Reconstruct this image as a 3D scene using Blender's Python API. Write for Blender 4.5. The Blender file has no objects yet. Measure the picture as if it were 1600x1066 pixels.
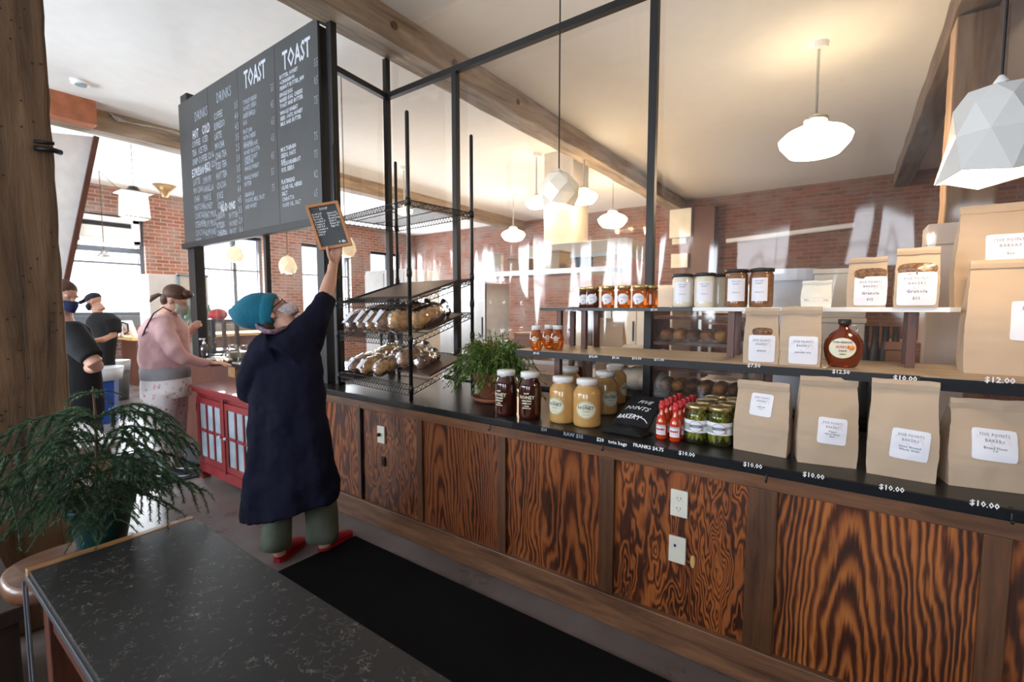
import bpy, math, random
from mathutils import Vector, Matrix, noise
R = random.Random(7)
C = bpy.context.scene.collection
# ------------------------------------------------------------------ camera
scn = bpy.context.scene
cam_d = bpy.data.cameras.new('camera'); cam = bpy.data.objects.new('camera', cam_d); C.objects.link(cam)
PITCH = math.atan(53/732.0); YAW = math.radians(35.73)
cam.location = (0, 0, 1.5); cam.rotation_euler = (math.pi/2 - PITCH, 0, YAW)
cam_d.sensor_width = 36; cam_d.lens = 732/1600*36; cam_d.clip_start = .05
cam_d.dof.use_dof = True; cam_d.dof.focus_distance = 2.0; cam_d.dof.aperture_fstop = 3.2
scn.camera = cam
# ------------------------------------------------------------------ view, world, large lights
vs = scn.view_settings
vs.view_transform = 'Standard'; vs.look = 'None'; vs.gamma = 1; vs.exposure = 0.0; vs.use_curve_mapping = False
world = bpy.data.worlds.new('world'); scn.world = world; world.use_nodes = True
bg = world.node_tree.nodes['Background']; bg.inputs[0].default_value = (.86, .93, 1, 1); bg.inputs[1].default_value = 5.0
def area(name, loc, direction, sx, sy, power, col=(1, 1, 1)):
    d = bpy.data.lights.new(name, 'AREA'); d.shape = 'RECTANGLE'; d.size = sx; d.size_y = sy; d.energy = power; d.color = col
    o = bpy.data.objects.new(name, d); C.objects.link(o); o.location = loc
    o.rotation_euler = Vector(direction).to_track_quat('-Z', 'Z').to_euler(); return o
DAY = (.86, .93, 1)
# daylight entering at each window opening (the lamps fill the openings themselves)
for y0, y1, e in ((2.25, 3.5, 200), (4.35, 5.9, 330), (6.9, 8.4, 330), (9.1, 10.3, 200)):
    area('window_daylight', (-11.95, (y0+y1)/2, 2.05), (1, 0, -.02), 1.5, y1-y0, e, DAY)
for x in (-9.2, -6.6, -4.0, -1.2, 1.4):
    area('window_daylight', (x, -3.62, 1.95), (0, 1, 0), 1.5, 1.7, {-9.2: 260, -6.6: 240, -4.0: 125, -1.2: 46, 1.4: 40}[x], DAY)
# ------------------------------------------------------------------ measuring helpers: a sight line met with a real plane of the room
F_ = 732.0
FV = Vector((-math.sin(YAW)*math.cos(PITCH), math.cos(YAW)*math.cos(PITCH), -math.sin(PITCH)))
RV = Vector((math.cos(YAW), math.sin(YAW), 0)); UV = RV.cross(FV); CP = Vector((0, 0, 1.5))
def ray(px, py): return FV*F_ + RV*(px-800) + UV*(533-py)
def gz(px, py, z): d = ray(px, py); return CP + d*((z-1.5)/d.z)
def gy(px, py, y): d = ray(px, py); return CP + d*(y/d.y)
def gx(px, py, x): d = ray(px, py); return CP + d*(x/d.x)
def pw(px, py, w): return CP + ray(px, py)*(w/F_)
# ------------------------------------------------------------------ mesh builder
class MB:
    def __init__(s): s.v = []; s.f = []
    def add(s, vs, fs):
        n = len(s.v); s.v += [tuple(v) for v in vs]; s.f += [tuple(i+n for i in f) for f in fs]; return s
    def box(s, a, b):
        x0, y0, z0 = a; x1, y1, z1 = b
        return s.add([(x0,y0,z0),(x1,y0,z0),(x1,y1,z0),(x0,y1,z0),(x0,y0,z1),(x1,y0,z1),(x1,y1,z1),(x0,y1,z1)],
                     [(0,3,2,1),(4,5,6,7),(0,1,5,4),(1,2,6,5),(2,3,7,6),(3,0,4,7)])
    def obox(s, c, ax, ay, az):   # oriented box: centre and three half vectors
        c, ax, ay, az = map(Vector, (c, ax, ay, az))
        vs = [c+ax*i+ay*j+az*k for k in (-1, 1) for i, j in ((-1,-1),(1,-1),(1,1),(-1,1))]
        return s.add(vs, [(0,3,2,1),(4,5,6,7),(0,1,5,4),(1,2,6,5),(2,3,7,6),(3,0,4,7)])
    def beam(s, p, q, w, h, up=(0, 0, 1)):
        p, q = Vector(p), Vector(q); d = (q-p); u = Vector(up); sd = d.cross(u).normalized(); u = sd.cross(d).normalized()
        return s.obox((p+q)/2, d/2, sd*w/2, u*h/2)
    def loft(s, secs, n=16, cap=True):   # secs: (centre, ux, uy) ellipses
        rings = []
        for c, ux, uy in secs:
            c, ux, uy = Vector(c), Vector(ux), Vector(uy)
            rings.append([c+ux*math.cos(2*math.pi*i/n)+uy*math.sin(2*math.pi*i/n) for i in range(n)])
        b = len(s.v); fs = []
        for r in rings: s.v += [tuple(v) for v in r]
        for k in range(len(rings)-1):
            for i in range(n):
                j = (i+1) % n; fs.append((b+k*n+i, b+k*n+j, b+(k+1)*n+j, b+(k+1)*n+i))
        if cap:
            fs.append(tuple(b+i for i in reversed(range(n)))); m = b+(len(rings)-1)*n; fs.append(tuple(m+i for i in range(n)))
        s.f += fs; return s
    def lathe(s, prof, c=(0, 0, 0), n=24, cap=True):
        c = Vector(c)
        return s.loft([(c+Vector((0, 0, z)), (r, 0, 0), (0, r, 0)) for r, z in prof], n, cap)
    def tube(s, pts, r, n=8, cap=True, flat=1.0, up=None):
        pts = [Vector(p) for p in pts]; rs = r if isinstance(r, (list, tuple)) else [r]*len(pts)
        secs = []; prev = None
        for i, p in enumerate(pts):
            d = (pts[min(i+1, len(pts)-1)]-pts[max(i-1, 0)]).normalized()
            if prev is None:
                u = Vector(up) if up else (Vector((0, 0, 1)) if abs(d.z) < .9 else Vector((1, 0, 0)))
            else: u = prev
            sd = d.cross(u).normalized(); u2 = sd.cross(d).normalized(); prev = u2
            secs.append((p, sd*rs[i], u2*rs[i]*flat))
        return s.loft(secs, n, cap)
    def ell(s, c, ax, ay=None, az=None, n=14, m=10):
        c = Vector(c)
        if ay is None: r = ax if isinstance(ax, (tuple, list)) else (ax, ax, ax); ax, ay, az = (r[0],0,0), (0,r[1],0), (0,0,r[2])
        ax, ay, az = Vector(ax), Vector(ay), Vector(az)
        return s.loft([(c+az*-math.cos(math.pi*(k+.12)/(m+.24)), ax*math.sin(math.pi*(k+.12)/(m+.24)), ay*math.sin(math.pi*(k+.12)/(m+.24))) for k in range(m+1)], n)
    def build(s, name, m, parent=None, smooth=False, bevel=0, remesh=0, sm=0, sub=0, loc=None):
        me = bpy.data.meshes.new(name); vs = s.v
        if loc is not None: L = Vector(loc); vs = [tuple(Vector(v)-L) for v in vs]
        me.from_pydata(vs, [], s.f); me.update()
        if m: me.materials.append(m)
        o = bpy.data.objects.new(name, me); C.objects.link(o)
        if loc is not None: o.location = loc
        if parent is not None:
            o.parent = parent
            if loc is None: pass
        if smooth: me.polygons.foreach_set('use_smooth', [True]*len(me.polygons))
        if bevel:
            b = o.modifiers.new('b', 'BEVEL'); b.width = bevel; b.segments = 2; b.limit_method = 'ANGLE'
        if remesh:
            b = o.modifiers.new('r', 'REMESH'); b.mode = 'VOXEL'; b.voxel_size = remesh; b.use_smooth_shade = True
        if sm:
            b = o.modifiers.new('s', 'SMOOTH'); b.iterations = sm; b.factor = .5
        if sub:
            b = o.modifiers.new('u', 'SUBSURF'); b.levels = sub; b.render_levels = sub
        return o
def pl(o, root):   # parent a mesh given in world coordinates under a root that stands at its own base
    o.parent = root; o.matrix_parent_inverse = Matrix.Translation(-root.location); return o
class Thing:
    """An Empty at the thing's base; part meshes are given in world coordinates unless local."""
    def __init__(s, name, label, cat, loc=(0, 0, 0), group=None, rz=0):
        o = bpy.data.objects.new(name, None); C.objects.link(o); o.location = loc; o.rotation_euler = (0, 0, rz); o.empty_display_size = .05
        o['label'] = label; o['category'] = cat
        if group: o['group'] = group
        s.o = o; s.loc = Vector(loc)
    def part(s, name, mb, m, parent=None, label=None, **k):      # world coordinates
        mb.v = [tuple(Vector(v)-s.loc) for v in mb.v]
        o = mb.build(name, m, parent or s.o, **k)
        if label: o['label'] = label
        return o
    def lp(s, name, mb, m, parent=None, label=None, **k):        # local coordinates
        o = mb.build(name, m, parent or s.o, **k)
        if label: o['label'] = label
        return o
def tag(o, label, cat, group=None):
    o['label'] = label; o['category'] = cat
    if group: o['group'] = group
    return o
def struct(name, mb, m, **k):
    o = mb.build(name, m, **k); o['kind'] = 'structure'; return o
def copy_tree(o, parent=None):
    c = o.copy(); C.objects.link(c)
    if parent is not None: c.parent = parent
    for ch in list(o.children): copy_tree(ch, c)
    return c
def text_mb(s, size, right, up, org, align='LEFT', bold=0, lift=.0006, sx=1.0, spacing=1.0, line=1.0):
    cu = bpy.data.curves.new('t', 'FONT'); cu.body = s; cu.size = size; cu.align_x = align; cu.offset = bold; cu.space_character = spacing
    cu.resolution_u = 1; cu.space_line = line
    ob = bpy.data.objects.new('t', cu); me = bpy.data.meshes.new_from_object(ob)
    right = Vector(right).normalized(); up = Vector(up).normalized(); nrm = right.cross(up)
    org = Vector(org); mb = MB()
    mb.add([org+right*(v.co.x*sx)+up*v.co.y+nrm*lift for v in me.vertices], [tuple(p.vertices) for p in me.polygons])
    bpy.data.objects.remove(ob); bpy.data.curves.remove(cu); bpy.data.meshes.remove(me); return mb
# ------------------------------------------------------------------ materials
def mk(name):
    m = bpy.data.materials.new(name); m.use_nodes = True; nt = m.node_tree; return m, nt, nt.nodes, nt.links, nt.nodes['Principled BSDF']
def mat(name, col, rough=.5, metal=0, coat=0, trans=0, ior=1.45, emit=None, es=0, var=0, vscale=8, bump=0, bscale=40, spec=None, sheen=0, sss=0):
    m, nt, N, L, p = mk(name)
    p.inputs['Base Color'].default_value = (*col, 1); p.inputs['Roughness'].default_value = rough; p.inputs['Metallic'].default_value = metal
    p.inputs['Coat Weight'].default_value = coat; p.inputs['Transmission Weight'].default_value = trans; p.inputs['IOR'].default_value = ior
    if spec is not None: p.inputs['Specular IOR Level'].default_value = spec
    if sheen: p.inputs['Sheen Weight'].default_value = sheen
    if sss: p.inputs['Subsurface Weight'].default_value = sss; p.inputs['Subsurface Scale'].default_value = .01
    if emit: p.inputs['Emission Color'].default_value = (*emit, 1); p.inputs['Emission Strength'].default_value = es
    tc = N.new('ShaderNodeTexCoord')
    if var or True:
        n = N.new('ShaderNodeTexNoise'); n.inputs['Scale'].default_value = vscale; n.inputs['Detail'].default_value = 4; L.new(tc.outputs['Object'], n.inputs['Vector'])
        mr = N.new('ShaderNodeMapRange'); mr.inputs['To Min'].default_value = 1-(var or .06); mr.inputs['To Max'].default_value = 1+(var or .06)
        mr.inputs['From Min'].default_value = .3; mr.inputs['From Max'].default_value = .7
        L.new(n.outputs[0], mr.inputs[0])
        vm = N.new('ShaderNodeVectorMath'); vm.operation = 'SCALE'; vm.inputs[0].default_value = col; L.new(mr.outputs[0], vm.inputs['Scale'])
        L.new(vm.outputs[0], p.inputs['Base Color'])
    if bump:
        n2 = N.new('ShaderNodeTexNoise'); n2.inputs['Scale'].default_value = bscale; n2.inputs['Detail'].default_value = 5; L.new(tc.outputs['Object'], n2.inputs['Vector'])
        b = N.new('ShaderNodeBump'); b.inputs['Strength'].default_value = bump; b.inputs['Distance'].default_value = .01
        L.new(n2.outputs[0], b.inputs['Height']); L.new(b.outputs[0], p.inputs['Normal'])
    return m
def ramp(N, stops):
    r = N.new('ShaderNodeValToRGB'); e = r.color_ramp.elements
    e[0].position, e[0].color = stops[0][0], (*stops[0][1], 1); e[1].position, e[1].color = stops[-1][0], (*stops[-1][1], 1)
    for p, c in stops[1:-1]: k = e.new(p); k.color = (*c, 1)
    return r
def mapped(N, L, scale=(1, 1, 1), loc=(0, 0, 0), rot=(0, 0, 0), kind='Object'):
    tc = N.new('ShaderNodeTexCoord'); mp = N.new('ShaderNodeMapping'); mp.inputs['Scale'].default_value = scale; mp.inputs['Location'].default_value = loc
    mp.inputs['Rotation'].default_value = rot; L.new(tc.outputs[kind], mp.inputs['Vector']); return mp
def grain(name, dark, light, scale, rough=.5, bands=3.0, dist=4.0, axis='Z', coat=0, bump=.2, holes=False):
    """long-grained timber, stretched along one axis"""
    m, nt, N, L, p = mk(name)
    st = {'X': (.10, 1, 1), 'Y': (1, .10, 1), 'Z': (1, 1, .08)}[axis]
    mp = mapped(N, L, tuple(a*scale for a in st))
    n = N.new('ShaderNodeTexNoise'); n.inputs['Scale'].default_value = bands; n.inputs['Detail'].default_value = 8; n.inputs['Distortion'].default_value = dist*.1; n.inputs['Roughness'].default_value = .65
    L.new(mp.outputs[0], n.inputs['Vector'])
    mid = tuple((a+b)/2 for a, b in zip(dark, light))
    r = ramp(N, [(.28, dark), (.5, mid), (.72, light)]); L.new(n.outputs[0], r.inputs[0])
    L.new(r.outputs[0], p.inputs['Base Color']); p.inputs['Roughness'].default_value = rough; p.inputs['Coat Weight'].default_value = coat
    b = N.new('ShaderNodeBump'); b.inputs['Strength'].default_value = bump; b.inputs['Distance'].default_value = .02
    L.new(n.outputs[0], b.inputs['Height']); L.new(b.outputs[0], p.inputs['Normal'])
    return m
def plywood(name, seed, xc=.0, c=.12, slope=.28, freq=95, dist=.02, dark=(.034, .011, .007), mid=(.17, .045, .013), light=(.34, .105, .026), blot=0.0):
    """stained fir plywood: nested cathedral rings cut by the face, given in the panel's own metres (x across, z up)"""
    m, nt, N, L, p = mk(name)
    tc = N.new('ShaderNodeTexCoord'); sep = N.new('ShaderNodeSeparateXYZ'); L.new(tc.outputs['Object'], sep.inputs[0])
    mp = N.new('ShaderNodeMapping'); mp.inputs['Scale'].default_value = (5, 1, 1.3); mp.inputs['Location'].default_value = (seed*3.1, 0, seed*1.7); L.new(tc.outputs['Object'], mp.inputs['Vector'])
    n = N.new('ShaderNodeTexNoise'); n.inputs['Scale'].default_value = 1.6; n.inputs['Detail'].default_value = 3; L.new(mp.outputs[0], n.inputs['Vector'])
    mp2 = N.new('ShaderNodeMapping'); mp2.inputs['Scale'].default_value = (60, 1, 3); mp2.inputs['Location'].default_value = (seed, 0, 0); L.new(tc.outputs['Object'], mp2.inputs['Vector'])
    n2 = N.new('ShaderNodeTexNoise'); n2.inputs['Scale'].default_value = 2.5; n2.inputs['Detail'].default_value = 6; L.new(mp2.outputs[0], n2.inputs['Vector'])
    def M(op, a, b=None, c_=None):
        k = N.new('ShaderNodeMath'); k.operation = op
        for i, x in enumerate((a, b, c_)):
            if x is None: continue
            if isinstance(x, (int, float)): k.inputs[i].default_value = x
            else: L.new(x, k.inputs[i])
        return k.outputs[0]
    nx = M('MULTIPLY', M('SUBTRACT', n.outputs[0], .5), dist*10)
    x = M('ADD', M('SUBTRACT', sep.outputs[0], xc), nx)
    zz = M('ADD', M('MULTIPLY', sep.outputs[2], slope), c)
    zz = M('ADD', zz, M('MULTIPLY', nx, blot*2))
    r = M('SQRT', M('ADD', M('MULTIPLY', x, x), M('MULTIPLY', zz, zz)))
    r = M('ADD', r, M('MULTIPLY', n2.outputs[0], .012))
    s = M('SINE', M('MULTIPLY', M('ADD', r, M('MULTIPLY', M('MULTIPLY', r, r), .35)), freq))
    v = M('ADD', M('MULTIPLY', s, .30), .60)
    v = M('ADD', v, M('MULTIPLY', M('SUBTRACT', n.outputs[0], .5), .9))
    v = M('ADD', v, M('MULTIPLY', M('SUBTRACT', n2.outputs[0], .5), .5))
    rp = ramp(N, [(.22, dark), (.42, tuple(a*.45 for a in mid)), (.58, mid), (.95, light)]); L.new(v, rp.inputs[0])
    L.new(rp.outputs[0], p.inputs['Base Color']); p.inputs['Roughness'].default_value = .36; p.inputs['Specular IOR Level'].default_value = .4
    b = N.new('ShaderNodeBump'); b.inputs['Strength'].default_value = .08; b.inputs['Distance'].default_value = .01; L.new(n2.outputs[0], b.inputs['Height']); L.new(b.outputs[0], p.inputs['Normal'])
    return m
def brick(name, side, c1=(.36, .13, .07), c2=(.22, .075, .045), mortar=(.42, .36, .30)):
    m, nt, N, L, p = mk(name)
    tc = N.new('ShaderNodeTexCoord'); sp = N.new('ShaderNodeSeparateXYZ'); cm = N.new('ShaderNodeCombineXYZ'); L.new(tc.outputs['Object'], sp.inputs[0])
    L.new(sp.outputs[1 if side else 0], cm.inputs[0]); L.new(sp.outputs[2], cm.inputs[1])
    b = N.new('ShaderNodeTexBrick'); b.inputs['Scale'].default_value = 1; b.inputs['Brick Width'].default_value = .23; b.inputs['Row Height'].default_value = .078
    b.inputs['Mortar Size'].default_value = .007; b.inputs['Color1'].default_value = (*c1, 1); b.inputs['Color2'].default_value = (*c2, 1); b.inputs['Mortar'].default_value = (*mortar, 1)
    L.new(cm.outputs[0], b.inputs['Vector'])
    n = N.new('ShaderNodeTexNoise'); n.inputs['Scale'].default_value = 1.7; n.inputs['Detail'].default_value = 7; L.new(cm.outputs[0], n.inputs['Vector'])
    mx = N.new('ShaderNodeMix'); mx.data_type = 'RGBA'; mx.inputs[7].default_value = (*(.5*v+.12 for v in mortar), 1)
    rr = N.new('ShaderNodeMapRange'); rr.inputs[1].default_value = .45; rr.inputs[2].default_value = .72; rr.inputs[4].default_value = .7; L.new(n.outputs[0], rr.inputs[0])
    L.new(rr.outputs[0], mx.inputs[0]); L.new(b.outputs[0], mx.inputs[6]); L.new(mx.outputs[2], p.inputs['Base Color'])
    bp = N.new('ShaderNodeBump'); bp.inputs['Strength'].default_value = .5; bp.inputs['Distance'].default_value = .01; bp.invert = True
    L.new(b.outputs[1], bp.inputs['Height']); L.new(bp.outputs[0], p.inputs['Normal']); p.inputs['Roughness'].default_value = .85
    return m
def film(name, tint, base=.05, rough=.05, haze=.03, bump=.0, bscale=6, hazecol=(.9, .9, .9), bstretch=(1, 1, .15)):
    """thin clear sheet or glass: lets light straight through, mirrors a little"""
    m, nt, N, L, p = mk(name); N.remove(p); out = N['Material Output']
    t = N.new('ShaderNodeBsdfTransparent'); t.inputs[0].default_value = (*tint, 1)
    g = N.new('ShaderNodeBsdfAnisotropic'); g.inputs['Roughness'].default_value = rough
    d = N.new('ShaderNodeBsdfDiffuse'); d.inputs[0].default_value = (*hazecol, 1)
    fr = N.new('ShaderNodeFresnel'); fr.inputs[0].default_value = 1.4
    ad = N.new('ShaderNodeMath'); ad.operation = 'ADD'; ad.inputs[1].default_value = base; ad.use_clamp = True; L.new(fr.outputs[0], ad.inputs[0])
    m1 = N.new('ShaderNodeMixShader'); m1.inputs[0].default_value = haze; L.new(t.outputs[0], m1.inputs[1]); L.new(d.outputs[0], m1.inputs[2])
    m2 = N.new('ShaderNodeMixShader'); L.new(ad.outputs[0], m2.inputs[0]); L.new(m1.outputs[0], m2.inputs[1]); L.new(g.outputs[0], m2.inputs[2])
    if bump:
        mp = mapped(N, L, bstretch); n = N.new('ShaderNodeTexNoise'); n.inputs['Scale'].default_value = bscale; n.inputs['Detail'].default_value = 2; L.new(mp.outputs[0], n.inputs['Vector'])
        b = N.new('ShaderNodeBump'); b.inputs['Strength'].default_value = bump; b.inputs['Distance'].default_value = .05; L.new(n.outputs[0], b.inputs['Height'])
        L.new(b.outputs[0], g.inputs['Normal']); L.new(b.outputs[0], fr.inputs['Normal'])
    L.new(m2.outputs[0], out.inputs[0]); return m
K = {}
K['ceiling'] = mat('ceiling_paint', (.84, .83, .80), .9, var=.02)
K['white'] = mat('white_paint', (.8, .8, .8), .5)
K['black'] = mat('black_metal', (.012, .012, .014), .45, var=.1)
K['frame'] = mat('black_painted_steel', (.014, .014, .015), .5, var=.15, bump=.05)
K['wire'] = mat('black_coated_wire', (.014, .013, .013), .42)
K['slate'] = mat('chalkboard', (.045, .048, .05), .5, var=.15, vscale=2)
K['chalk'] = mat('chalk', (.50, .54, .60), .9)
K['chalkdim'] = mat('worn_chalk', (.30, .34, .39), .9)
K['counter'] = mat('black_laminate', (.013, .013, .013), .3, spec=.35, var=.3, vscale=20, bump=.04)
K['tape'] = mat('black_tape', (.004, .005, .007), .4, spec=.25)
K['ink'] = mat('white_marker', (.85, .85, .85), .7)
K['steel'] = mat('stainless_steel', (.55, .55, .54), .3, metal=1)
K['chrome'] = mat('chrome', (.7, .7, .7), .12, metal=1)
K['ivory'] = mat('ivory_plastic', (.72, .70, .60), .35)
K['slot'] = mat('dark_slot', (.03, .03, .03), .6)
K['paper'] = mat('kraft_paper', (.50, .375, .265), .75, var=.05, vscale=3, bump=.3, bscale=9)
K['label'] = mat('white_label', (.80, .80, .86), .55, var=.02)
K['ltext'] = mat('grey_print', (.16, .16, .22), .7)
K['pink'] = mat('pink_print', (.78, .58, .62), .7)
K['cream'] = mat('cream_label', (.72, .70, .52), .55)
K['dtext'] = mat('dark_print', (.07, .08, .09), .7)
K['lid'] = mat('white_lid', (.78, .78, .77), .4)
K['goldlid'] = mat('gold_lid', (.55, .42, .18), .28, metal=.8)
K['blacklid'] = mat('black_lid', (.02, .02, .022), .35)
K['glass'] = film('jar_glass', (.97, .98, .96), .06, .04, .01)
K['creamhoney'] = mat('creamed_honey', (.54, .31, .10), .22, coat=1, var=.06, sss=.2)
K['darkhoney'] = mat('dark_honey', (.055, .008, .003), .12, coat=1, trans=.25)
K['amber'] = mat('amber_honey', (.62, .14, .012), .1, coat=1, trans=.65)
K['jamdark'] = mat('dark_jam', (.12, .02, .008), .12, coat=1, trans=.4)
K['flourjar'] = mat('cream_flour', (.72, .66, .52), .35, coat=1)
K['mixjar'] = mat('brown_mix', (.20, .085, .03), .35, coat=1, var=.35, vscale=60)
K['hot'] = mat('hot_sauce', (.52, .045, .008), .15, coat=1)
K['redcap'] = mat('red_cap', (.55, .02, .025), .3, coat=.5)
K['brine'] = film('pickle_brine', (.80, .82, .42), .05, .04, .05, hazecol=(.4, .4, .12))
K['pickle'] = mat('pickle_green', (.33, .36, .05), .3, coat=.8, var=.35, vscale=25)
K['pickle2'] = mat('pickle_pale', (.48, .47, .15), .3, coat=.8, var=.3, vscale=25)
K['vinyl'] = film('clear_vinyl', (.95, .94, .93), .035, .07, .035, bump=.35, bscale=3.2)
K['bagfilm'] = film('bread_bag_film', (.97, .97, .96), .0, .2, .07, bump=.3, bscale=30, bstretch=(1, 1, 1))
K['crust'] = mat('bread_crust', (.30, .13, .045), .6, var=.6, vscale=30, bump=.7)
K['crust2'] = mat('golden_crust', (.50, .25, .075), .6, var=.5, vscale=28, bump=.7)
K['crust3'] = mat('dark_crust', (.15, .06, .025), .6, var=.6, vscale=30, bump=.7)
K['terra'] = mat('terracotta', (.27, .085, .045), .8, var=.25, vscale=10, bump=.1)
K['soil'] = mat('potting_soil', (.05, .032, .02), .95, bump=.8)
K['leaf'] = mat('fern_leaf', (.085, .17, .025), .5, var=.6, vscale=25)
K['stem'] = mat('plant_stem', (.10, .12, .035), .7)
K['pineneedle'] = mat('pine_needles', (.055, .125, .06), .55, var=.5, vscale=10)
K['bark'] = mat('brown_bark', (.12, .075, .04), .85)
K['greenpot'] = mat('green_plastic', (.012, .085, .09), .3)
K['red'] = mat('red_lacquer', (.20, .014, .018), .4, var=.2, vscale=12, coat=.2)
K['frost'] = mat('frosted_pane', (.27, .34, .39), .5, var=.25, vscale=6)
K['oak'] = grain('oak_trim', (.22, .10, .035), (.46, .24, .09), 12, .4, axis='Y')
K['oldwood'] = grain('old_timber', (.032, .018, .010), (.27, .165, .09), 6.5, .75, 2.2, 6, 'Z', bump=.7)
K['beamwood'] = grain('beam_timber', (.13, .085, .055), (.46, .36, .26), 5, .8, 2.0, 6, 'Y', bump=.5)
K['stile'] = grain('stained_stile', (.038, .014, .007), (.15, .062, .024), 10, .4, axis='Z', bump=.1)
K['rail'] = grain('stained_rail', (.06, .022, .010), (.21, .09, .036), 10, .4, axis='X', bump=.1)
K['base'] = grain('worn_baseboard', (.055, .022, .013), (.26, .125, .06), 7, .42, axis='X', bump=.15)
K['shelfwood'] = grain('pale_shelf_board', (.27, .185, .115), (.46, .35, .24), 9, .5, axis='X', bump=.05)
K['brownwood'] = grain('red_brown_wood', (.05, .016, .010), (.14, .045, .025), 12, .4, axis='Z')
K['benchwood'] = grain('bench_wood', (.42, .22, .08), (.62, .38, .17), 9, .4, axis='Y')
K['skin'] = mat('skin', (.56, .31, .22), .5, var=.06, sss=.1)
K['skin2'] = mat('fair_skin', (.62, .36, .27), .5, var=.06, sss=.1)
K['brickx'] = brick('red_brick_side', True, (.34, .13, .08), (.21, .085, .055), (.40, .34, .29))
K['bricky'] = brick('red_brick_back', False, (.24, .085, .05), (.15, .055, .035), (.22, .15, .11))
def concrete():
    m, nt, N, L, p = mk('sealed_concrete')
    mp = mapped(N, L, (1, 1, 1)); n = N.new('ShaderNodeTexNoise'); n.inputs['Scale'].default_value = 1.1; n.inputs['Detail'].default_value = 7; n.inputs['Roughness'].default_value = .6; L.new(mp.outputs[0], n.inputs['Vector'])
    r = ramp(N, [(.3, (.085, .066, .060)), (.5, (.15, .128, .122)), (.7, (.24, .215, .21))]); L.new(n.outputs[0], r.inputs[0]); L.new(r.outputs[0], p.inputs['Base Color'])
    rr = N.new('ShaderNodeMapRange'); rr.inputs[3].default_value = .18; rr.inputs[4].default_value = .42; L.new(n.outputs[0], rr.inputs[0]); L.new(rr.outputs[0], p.inputs['Roughness'])
    return m
K['floor'] = concrete()
def tabletop():
    m, nt, N, L, p = mk('worn_black_tabletop')
    mp = mapped(N, L, (1, 1, 1)); n = N.new('ShaderNodeTexNoise'); n.inputs['Scale'].default_value = 5; n.inputs['Detail'].default_value = 3; L.new(mp.outputs[0], n.inputs['Vector'])
    # fine scratches: narrow ridges of a warped cell pattern
    w = N.new('ShaderNodeTexNoise'); w.inputs['Scale'].default_value = 25; L.new(mp.outputs[0], w.inputs['Vector'])
    mxv = N.new('ShaderNodeMix'); mxv.data_type = 'RGBA'; mxv.inputs[0].default_value = .09; L.new(mp.outputs[0], mxv.inputs[6]); L.new(w.outputs[1], mxv.inputs[7])
    v = N.new('ShaderNodeTexVoronoi'); v.feature = 'DISTANCE_TO_EDGE'; v.inputs['Scale'].default_value = 42; L.new(mxv.outputs[2], v.inputs['Vector'])
    n3 = N.new('ShaderNodeTexNoise'); n3.inputs['Scale'].default_value = 38; n3.inputs['Detail'].default_value = 2; L.new(mp.outputs[0], n3.inputs['Vector'])
    a = N.new('ShaderNodeMapRange'); a.inputs[1].default_value = .03; a.inputs[2].default_value = .0; L.new(v.outputs[0], a.inputs[0])
    b = N.new('ShaderNodeMapRange'); b.inputs[1].default_value = .54; b.inputs[2].default_value = .60; L.new(n3.outputs[0], b.inputs[0])
    mu = N.new('ShaderNodeMath'); mu.operation = 'MULTIPLY'; L.new(a.outputs[0], mu.inputs[0]); L.new(b.outputs[0], mu.inputs[1])
    mx = N.new('ShaderNodeMix'); mx.data_type = 'RGBA'; mx.inputs[6].default_value = (.017, .0165, .016, 1); mx.inputs[7].default_value = (.17, .16, .14, 1); L.new(mu.outputs[0], mx.inputs[0])
    L.new(mx.outputs[2], p.inputs['Base Color']); p.inputs['Roughness'].default_value = .45; p.inputs['Specular IOR Level'].default_value = .3
    bp = N.new('ShaderNodeBump'); bp.inputs['Strength'].default_value = .5; bp.inputs['Distance'].default_value = .002; L.new(mu.outputs[0], bp.inputs['Height']); L.new(bp.outputs[0], p.inputs['Normal'])
    return m
K['table'] = tabletop()
K['mat'] = mat('black_rubber_mat', (.005, .005, .006), .95, spec=.15, bump=.3, bscale=200)
# ================================================================== the room
CZ = 3.85; XW = -11.8; XE = 3.2; YS = -3.5; YN = 10.8; CF = 2.0
struct('floor', MB().box((XW-.3, YS-.3, -.1), (XE+.2, YN+.3, 0)), K['floor'])
struct('ceiling', MB().box((XW-.3, YS-.3, CZ), (XE+.2, YN+.3, CZ+.1)), K['ceiling'])
def wall_with_holes(name, horiz0, horiz1, holes, z1, mkbox, m):
    mb = MB(); cur = horiz0
    for a, b, z0, zt in holes:
        mb.box(*mkbox(cur, a, 0, z1)); mb.box(*mkbox(a, b, 0, z0)); mb.box(*mkbox(a, b, zt, z1)); cur = b
    mb.box(*mkbox(cur, horiz1, 0, z1)); return struct(name, mb, m)
west = [(2.25, 3.5, 1.33, 3.3), (4.35, 5.9, 1.1, 3.2), (6.9, 8.4, 1.1, 3.2), (9.1, 10.3, 1.1, 3.2)]
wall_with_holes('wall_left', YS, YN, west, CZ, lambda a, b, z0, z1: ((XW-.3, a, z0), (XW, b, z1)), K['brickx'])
south = [(x-.85, x+.85, 1.0, 2.95) for x in (-9.2, -6.6, -4.0, -1.2, 1.4)]
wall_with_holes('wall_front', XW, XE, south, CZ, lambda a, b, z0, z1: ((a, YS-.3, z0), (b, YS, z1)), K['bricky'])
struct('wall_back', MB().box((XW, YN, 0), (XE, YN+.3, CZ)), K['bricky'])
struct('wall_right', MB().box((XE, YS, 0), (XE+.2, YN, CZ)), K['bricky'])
K['winframe'] = mat('dark_grey_window_frame', (.10, .11, .13), .5)
K['pane'] = film('window_pane', (.97, .98, 1), .04, .02, 0)
n = 0
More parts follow.
